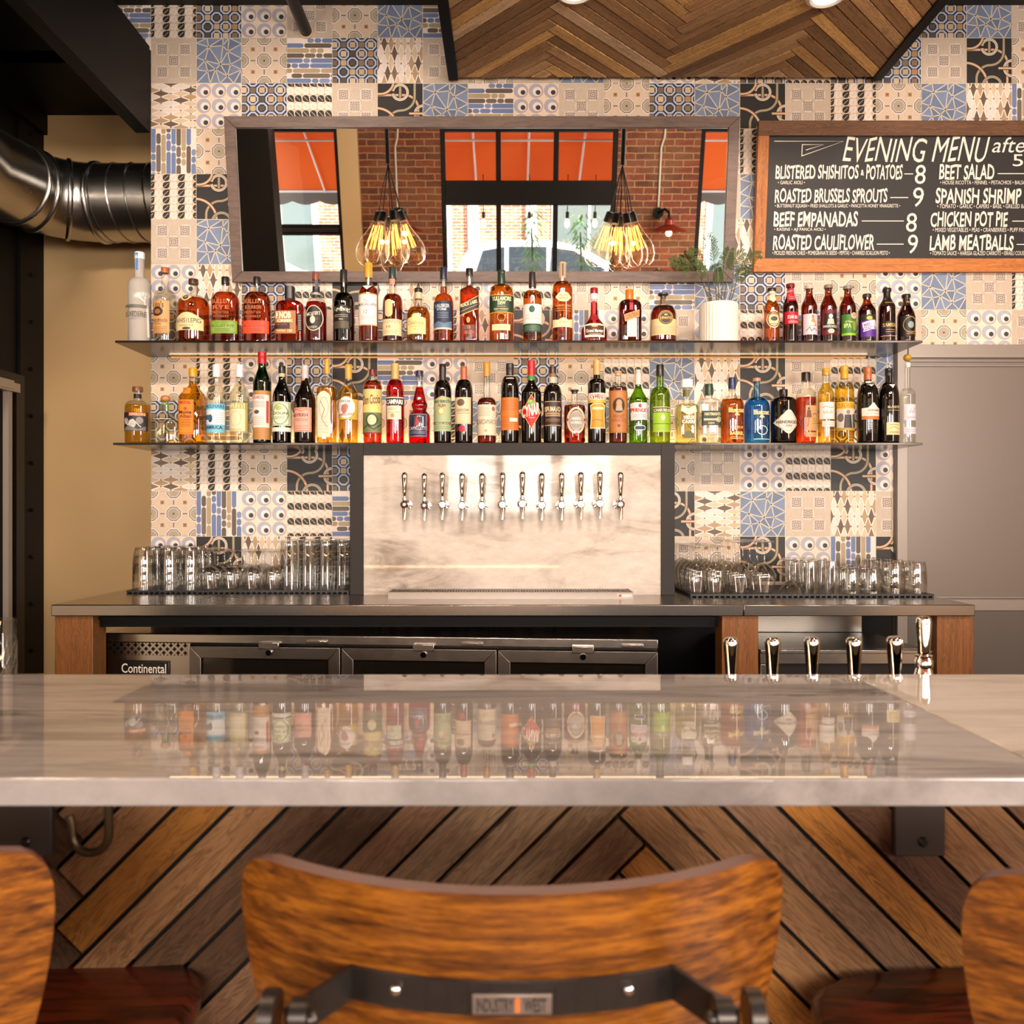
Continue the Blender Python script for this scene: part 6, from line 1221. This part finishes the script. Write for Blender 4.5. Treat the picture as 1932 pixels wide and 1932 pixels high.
def feather(p, d, L, droop, depth, w=.0011):
    n = 9; pts = [Vector(p)]; d = Vector(d).normalized()
    for k in range(n):
        d = (d+Vector((0, 0, -droop*(k+1)/n))).normalized(); pts.append(pts[-1]+d*(L/n))
    stems.tube(pts, [w*(1-.7*k/n) for k in range(n+1)], 4)
    side = d.cross(Vector((0, -1, .35))).normalized()
    if depth:
        for k in range(2, n+1):
            for s in (-1, 1):
                dd = (pts[k]-pts[k-1]).normalized(); l2 = L*.34*(1-.75*abs(k/n-.35))
                feather(pts[k], dd*.75+side*s*.8+Vector((rf.uniform(-.15, .15), rf.uniform(-.3, .2), rf.uniform(-.1, .15))), l2, droop*.6, depth-1, w*.6)
    else:
        for k in range(1, n+1):
            dd = (pts[k]-pts[k-1]).normalized()
            for s in (-1, 1):
                q = pts[k]; l3 = .0115*rf.uniform(.7, 1.2); e = q+dd*l3*.7+side*s*l3*.7+Vector((0, rf.uniform(-.003, .003), -.001)); m = (q+e)/2; nn = dd.cross(e-q).normalized(); ww = (e-q).cross(nn).normalized()*.0013
                leaf.add([q, m+ww, e, m-ww], [(0, 1, 2, 3)])
for tx, ty_, lean, base in ((1283, 487, .25, -.3), (1318, 470, .15, -.25), (1340, 458, .0, -.1), (1372, 480, -.1, .1), (1395, 478, .1, .2), (1418, 486, .2, .5), (1408, 505, .0, .4), (1320, 500, .1, -.35), (1358, 512, .0, 0)):
    p0 = Vector((fx_+base*R_, fy_+rf.uniform(-.01, .01), zt-.014)); tp = Vector((PX(tx, BYC-.01), fy_+rf.uniform(-.055, .03), PZ(ty_, BYC)))
    mid = Vector((p0.x+(tp.x-p0.x)*.35, (p0.y+tp.y)/2, p0.z+(tp.z-p0.z)*.62))
    stems.tube([p0, p0.lerp(mid, .5)+Vector((base*.008, 0, .004)), mid], [.0026, .0018, .0014], 6)
    dv = tp-mid; feather(mid, dv.normalized()+Vector((0, 0, .35)), dv.length*1.15, .22, 1)
stems.build('stems', m_stem, t, smooth=60); leaf.build('leaves', m_frond, t, smooth=0)

# ---------------------------------------------------------------- bulb clusters over the bar and lamps on the street wall (seen in the mirror)
m_fil = emit('filament_glow', '#ffab48', 9); m_bulbg = thin_glass('bulb_glass', (1, .96, .9), 1.3)
m_cord = plain('black_cord', '#141110', .6)
def bulb_cluster(label, x, y, z, seed):
    K = 1.35
    t = thing('bulb_cluster', label, 'pendant light', (x, y, z), 'bulb clusters hanging over the bar'); rnd = random.Random(seed)
    top = Vector((x, y, 3.55)); knot = Vector((x, y, z+.70))
    MB().tube([knot, Vector((x, y, 3.552))], .016, 10).build('cord_bundle', m_cord, t)
    MB().lathe([(.06, 0), (.06, .02), (.02, .024)], 24, (x, y, 3.53)).build('ceiling_rose', m_black, t)
    sites = [(0, 0)]+[(math.cos(2*PI*k/7+.3), math.sin(2*PI*k/7+.3)) for k in range(7)]
    for k, (a, b) in enumerate(sites):
        r = .085 if k else 0; q = Vector((x+a*r, y+b*r, z+.36-(.03 if not k else 0)+rnd.uniform(-.008, .008))); d = Vector((a*.34, b*.34, -1)).normalized()
        MB().tube([knot, knot.lerp(q, .5)+Vector((a*.01, b*.01, -.02)), q], .0035, 6).build('cord', m_cord, t)
        M = Vector((0, 0, -1)).rotation_difference(d).to_matrix().to_4x4(); M = Matrix.Translation(q) @ M @ Matrix.Scale(K, 4)
        MB().lathe([(.006, .02), (.019, .012), (.021, -.035), (.018, -.04)], 16).move(M).build('socket', m_cord, t)
        MB().lathe([(.018, -.038), (.022, -.06), (.035, -.10), (.056, -.15), (.066, -.19), (.062, -.23), (.044, -.262), (.018, -.276), (.0005, -.278)], 24, caps=(False, False)).move(M).build('bulb', m_bulbg, t, smooth=70)
        f = MB()
        for j in range(5):
            aa = 2*PI*j/5; f.tube([(math.cos(aa)*.010, math.sin(aa)*.010, -.06), (math.cos(aa)*.022, math.sin(aa)*.022, -.185)], .0012, 4)
        f.move(M).build('filament', m_fil, t)
    for a, b in ((.09, .02), (-.05, .08), (-.04, -.09)): light('bulb_glow', 'POINT', (x+a*1.1, y+b*1.1, z+.17), 2.5, (1, .60, .30), size=.012)
    return t
bulb_cluster('cluster of teardrop filament bulbs over the bar, seen left in the mirror', -.885, 1.0, 2.345, 1)
bulb_cluster('cluster of teardrop filament bulbs over the bar, seen right in the mirror', .79, 1.0, 2.335, 2)
m_shade = plain('red_enamel_shade', '#8a2412', .3, .2)
m_bulbon = emit('small_bulb_glow', '#ffdca0', 12)
def sconce(label, x, z):
    y = -2.6; t = thing('wall_sconce', label, 'wall lamp', (x, y, z), 'gooseneck lamps on the brick wall')
    MB().tube([(x, y+.001, z+.06), (x, y+.03, z+.06)], .06, 20).build('wall_plate', m_black, t)
    MB().tube([(x, y+.03, z+.06), (x+.06, y+.1, z+.10), (x+.1, y+.16, z+.06), (x+.1, y+.17, z-.02)], .014, 10).build('arm', m_black, t)
    MB().lathe([(.02, 0), (.05, -.02), (.05, -.07), (.2, -.135), (.205, -.145), (.195, -.14), (.045, -.075)], 28, (x+.1, y+.21, z+.0), caps=(True, False)).build('shade', m_shade, t)
    MB().sphere((x+.1, y+.21, z-.16), .035, 14).build('bulb', m_bulbon, t)
    MB().tube([(x, y+.012, z+.1), (x, y+.012, z+.75), (x+.03, y+.012, z+.85), (x+.05, y+.012, 3.97)], .011, 8).build('conduit', plain('pale_conduit', '#c9c2b4', .4), t)
sconce('red-shaded gooseneck lamp on the brick wall, right of the street window', 1.66, 2.80); sconce('red-shaded gooseneck lamp on the brick wall, left of the street window', -1.30, 2.80)
# ---------------------------------------------------------------- the street outside (seen in the mirror through the windows)
GZs = 1.05
struct('street', MB().box(-14, 14, -26, -2.76, -.3, GZs), plain('pale_pavement', '#b5aa9c', .8, var=.1, scale=3))
# awning
m_aw = NT('orange_awning_canvas'); t_ = m_aw
df = t_('BsdfDiffuse'); df.inputs[0].default_value = lin('#d8743c')+(1,); tl = t_('BsdfTranslucent'); tl.inputs[0].default_value = lin('#e58548')+(1,)
mx = t_('MixShader'); mx.inputs[0].default_value = .35; t_.set(mx.inputs[1], df.outputs[0]); t_.set(mx.inputs[2], tl.outputs[0]); m_aw = t_.done(mx.outputs[0])
m_val = plain('grey_valance', '#6a6660', .8)
ay0, az0, ay1, az1 = -2.78, 4.05, -4.15, 3.21
t = thing('awning', 'orange canvas awning with white seams and a scalloped grey valance over the street windows', 'awning', (0, -2.77, 3.0))
MB().add([(-4.6, ay0, az0), (4.6, ay0, az0), (4.6, ay1, az1), (-4.6, ay1, az1)]+[(-4.6, ay0, az0+.004), (4.6, ay0, az0+.004), (4.6, ay1, az1+.004), (-4.6, ay1, az1+.004)], [(0, 1, 2, 3), (7, 6, 5, 4), (0, 4, 5, 1), (1, 5, 6, 2), (2, 6, 7, 3), (3, 7, 4, 0)]).build('canopy', m_aw, t, smooth=0)
s_ = MB()
for x in [-4.42+.66*k for k in range(14)]: s_.tube([(x, ay0-.01, az0-.03), (x, ay1, az1-.03)], .014, 6)
s_.tube([(-4.6, -3.2, 3.69), (4.6, -3.2, 3.69)], .014, 6).tube([(-4.6, ay1, az1-.02), (4.6, ay1, az1-.02)], .016, 6)
s_.build('frame', plain('white_awning_bar', '#efe8e0', .5), t)
v = []; n = 230
for k in range(n+1):
    x = -4.6+9.2*k/n; v.append((x, az1-.14-.045*abs(math.sin(PI*x/.36))))
MB().prism([(-4.6, az1), (4.6, az1)]+v[::-1], ay1-.004, ay1+.004).build('valance', m_val, t, smooth=0)
# cars
m_cp = {}
def car(label, x, y, z, col, flip=1, L=4.4, name='car'):
    body = plain('car_paint_'+col.lstrip('#'), col, .18, .1, var=.02, Coat_Weight=1.0, Coat_Roughness=.05); gl = plain('car_glass', '#1c2226', .06, 0)
    t = thing(name, label, 'car', (x, y, z)); ORG[t.name] = (0, 0, 0)
    X = lambda q: (q-.5)*L*flip
    prof = [(.0, .32), (.005, .62), (.02, .86), (.055, .98), (.10, 1.36), (.14, 1.50), (.24, 1.57), (.42, 1.555), (.52, 1.47), (.63, 1.22), (.70, 1.06), (.84, .97), (.95, .84), (.99, .64), (1.0, .34), (.93, .22), (.86, .2), (.16, .2), (.06, .24)]
    poly = [(X(a), b) for a, b in prof]
    if area2(poly) > 0: poly = poly[::-1]
    mb = MB(); W2 = .88; n = len(poly)
    ins = lambda z: .0 if z < .95 else -.16*((z-.95)/.62)
    vs = []
    for sy in (-1, 1):
        for px, pz in poly: vs.append((px, sy*(W2+ins(pz)), pz))
    fs = [tuple(range(n)), tuple(range(2*n-1, n-1, -1))]+[(k, n+k, n+(k+1) % n, (k+1) % n) for k in range(n)]
    mb.add(vs, fs); mb.build('body', body, t, bevel=.04, smooth=50, recalc=True)
    for sy in (-1, 1):
        for w in ([(.135, 1.02), (.165, 1.40), (.245, 1.46), (.245, 1.02)], [(.262, 1.0), (.262, 1.465), (.40, 1.46), (.40, 1.0)], [(.418, 1.0), (.418, 1.45), (.50, 1.40), (.62, 1.10), (.63, 1.0)]):
            m = MB(); q = [(X(a), b) for a, b in w]; yy = lambda b: sy*(W2+ins(b)+.012)
            m.add([(a, yy(b), b) for a, b in q]+[(a, yy(b)-sy*.03, b) for a, b in q], [tuple(range(4)), tuple(range(7, 3, -1))]+[(k, 4+k, 4+(k+1) % 4, (k+1) % 4) for k in range(4)])
            m.build('side_window', gl, t, recalc=True)
        for a in (.2, .8):
            MB().tube([(X(a), sy*.70, .33), (X(a), sy*.90, .33)], .33, 28).build('wheel', plain('tyre', '#1a1816', .8), t)
        MB().box(min(X(.01), X(.07)), max(X(.01), X(.07)), sy*.89-.05, sy*.89, .80, 1.02).build('tail_light', plain('red_lens', '#c01c1c', .2), t)
        MB().box(min(X(.36), X(.40)), max(X(.36), X(.40)), sy*.88-.01, sy*.88+.03, .90, .93).build('door_handle', m_chrome, t)
    m = MB(); q = [(.063, 1.02), (.105, 1.37)]
    m.add([(X(q[0][0])-.01*flip, -.7, q[0][1]), (X(q[0][0])-.01*flip, .7, q[0][1]), (X(q[1][0])-.02*flip, .62, q[1][1]), (X(q[1][0])-.02*flip, -.62, q[1][1])]+[(X(q[0][0])+.03*flip, -.7, q[0][1]), (X(q[0][0])+.03*flip, .7, q[0][1]), (X(q[1][0])+.03*flip, .62, q[1][1]), (X(q[1][0])+.03*flip, -.62, q[1][1])], [(0, 1, 2, 3), (7, 6, 5, 4), (0, 4, 5, 1), (1, 5, 6, 2), (2, 6, 7, 3), (3, 7, 4, 0)])
    m.build('rear_window', gl, t, recalc=True)
    return t
car('white hatchback parked outside the street window, seen in the mirror', 1.0, -7.4, GZs, '#eef0f2')
car('silver car parked outside the glass door, seen in the mirror', -4.6, -7.2, GZs, '#b9bfc8', 1, 4.3)
# building across the street
t = thing('brick_building', 'sunlit brick building with white window frames across the street', 'building', (0, -13, GZs))
wx = [(-9.5, -7.9), (-6.2, -4.6), (-2.9, -1.5), (1.0, 2.6), (4.6, 6.2), (8.4, 9.8)]
wl = MB(); xs = [-14]+[q for a in wx for q in a]+[14]
for k in range(0, len(xs), 2): wl.box(xs[k], xs[k+1], -13.6, -13, GZs, 9)
for a, b in wx: wl.box(a, b, -13.6, -13, GZs, 1.9).box(a, b, -13.6, -13, 4.4, 9)
wl.build('wall', m_brick2, t, smooth=0)
m_wf = plain('white_window_trim', '#efe9df', .5); m_wg = plain('dim_street_glass', '#5f6a68', .08)
for a, b in wx:
    o = MB().box(a-.08, a+.06, -13.06, -12.94, 1.8, 4.5).box(b-.06, b+.08, -13.06, -12.94, 1.8, 4.5).box(a+.06, b-.06, -13.06, -12.94, 4.36, 4.5).box(a+.06, b-.06, -13.06, -12.94, 1.8, 1.94).box((a+b)/2-.03, (a+b)/2+.03, -13.04, -12.96, 1.94, 4.36).build('window', m_wf, t)
    MB().box(a+.05, b-.05, -13.02, -13.0, 1.9, 4.4).build('pane', m_wg, o)
for x in (-.9, .45, 3.2, 3.9): MB().tube([(x, -12.85, GZs), (x, -12.85, 5.2)], .13, 16).build('column', m_wf, t)
# string bulbs under the awning, saplings in planters
for k, x in enumerate((-.36, .22, .70, 1.05)):
    t = thing('string_bulb', 'small outdoor bulb under the awning, %s from the left in the mirror' % ORD[k], 'bulb', (x, -3.7, 2.92), 'string bulbs under the awning')
    MB().tube([(x, -3.7, 3.36), (x, -3.7, 2.90)], .006, 6).tube([(x, -3.7, 2.92), (x, -3.7, 2.84)], .022, 10).build('socket', m_cord, t)
    MB().lathe([(.018, 0), (.035, -.05), (.032, -.09), (.001, -.12)], 14, (x, -3.7, 2.84)).build('bulb', emit('string_bulb_glow', '#ffe9c4', 3) if 'string_bulb_glow' not in MATS else MATS['string_bulb_glow'], t)
m_sl = plain('sapling_leaf', '#5f8a3a', .6, var=.3, scale=20)
for k, (x, h) in enumerate(((.28, 1.95), (.96, 1.90))):
    y = -4.7; t = thing('sapling', ('young leafy tree in a planter behind the middle window pane, seen in the mirror', 'young leafy tree in a planter behind the right window pane, seen in the mirror')[k], 'tree', (x, y, GZs), 'saplings on the pavement')
    MB().lathe([(.13, 0), (.17, .36), (.15, .36), (.001, .33)], 20, (x, y, GZs)).build('planter', plain('terracotta', '#8a4a30', .7), t)
    MB().tube([(x, y, GZs+.3), (x+.02, y, GZs+1.0), (x-.01, y, GZs+h-.25)], .014, 8).build('trunk', m_stem, t)
    r2 = random.Random(k+3); lf = MB()
    for j in range(150):
        a = r2.random()*2*PI; zz = GZs+h-.85+r2.random()*.85; rr = .03+.16*r2.random(); c = Vector((x+rr*math.cos(a), y+rr*math.sin(a), zz)); d = Vector((math.cos(a), math.sin(a), -.6)).normalized(); sd = d.cross(Vector((0, 0, 1))).normalized()
        lf.add([c, c+d*.06+sd*.018, c+d*.13, c+d*.06-sd*.018], [(0, 1, 2, 3)])
    lf.build('leaves', m_sl, t, smooth=0)
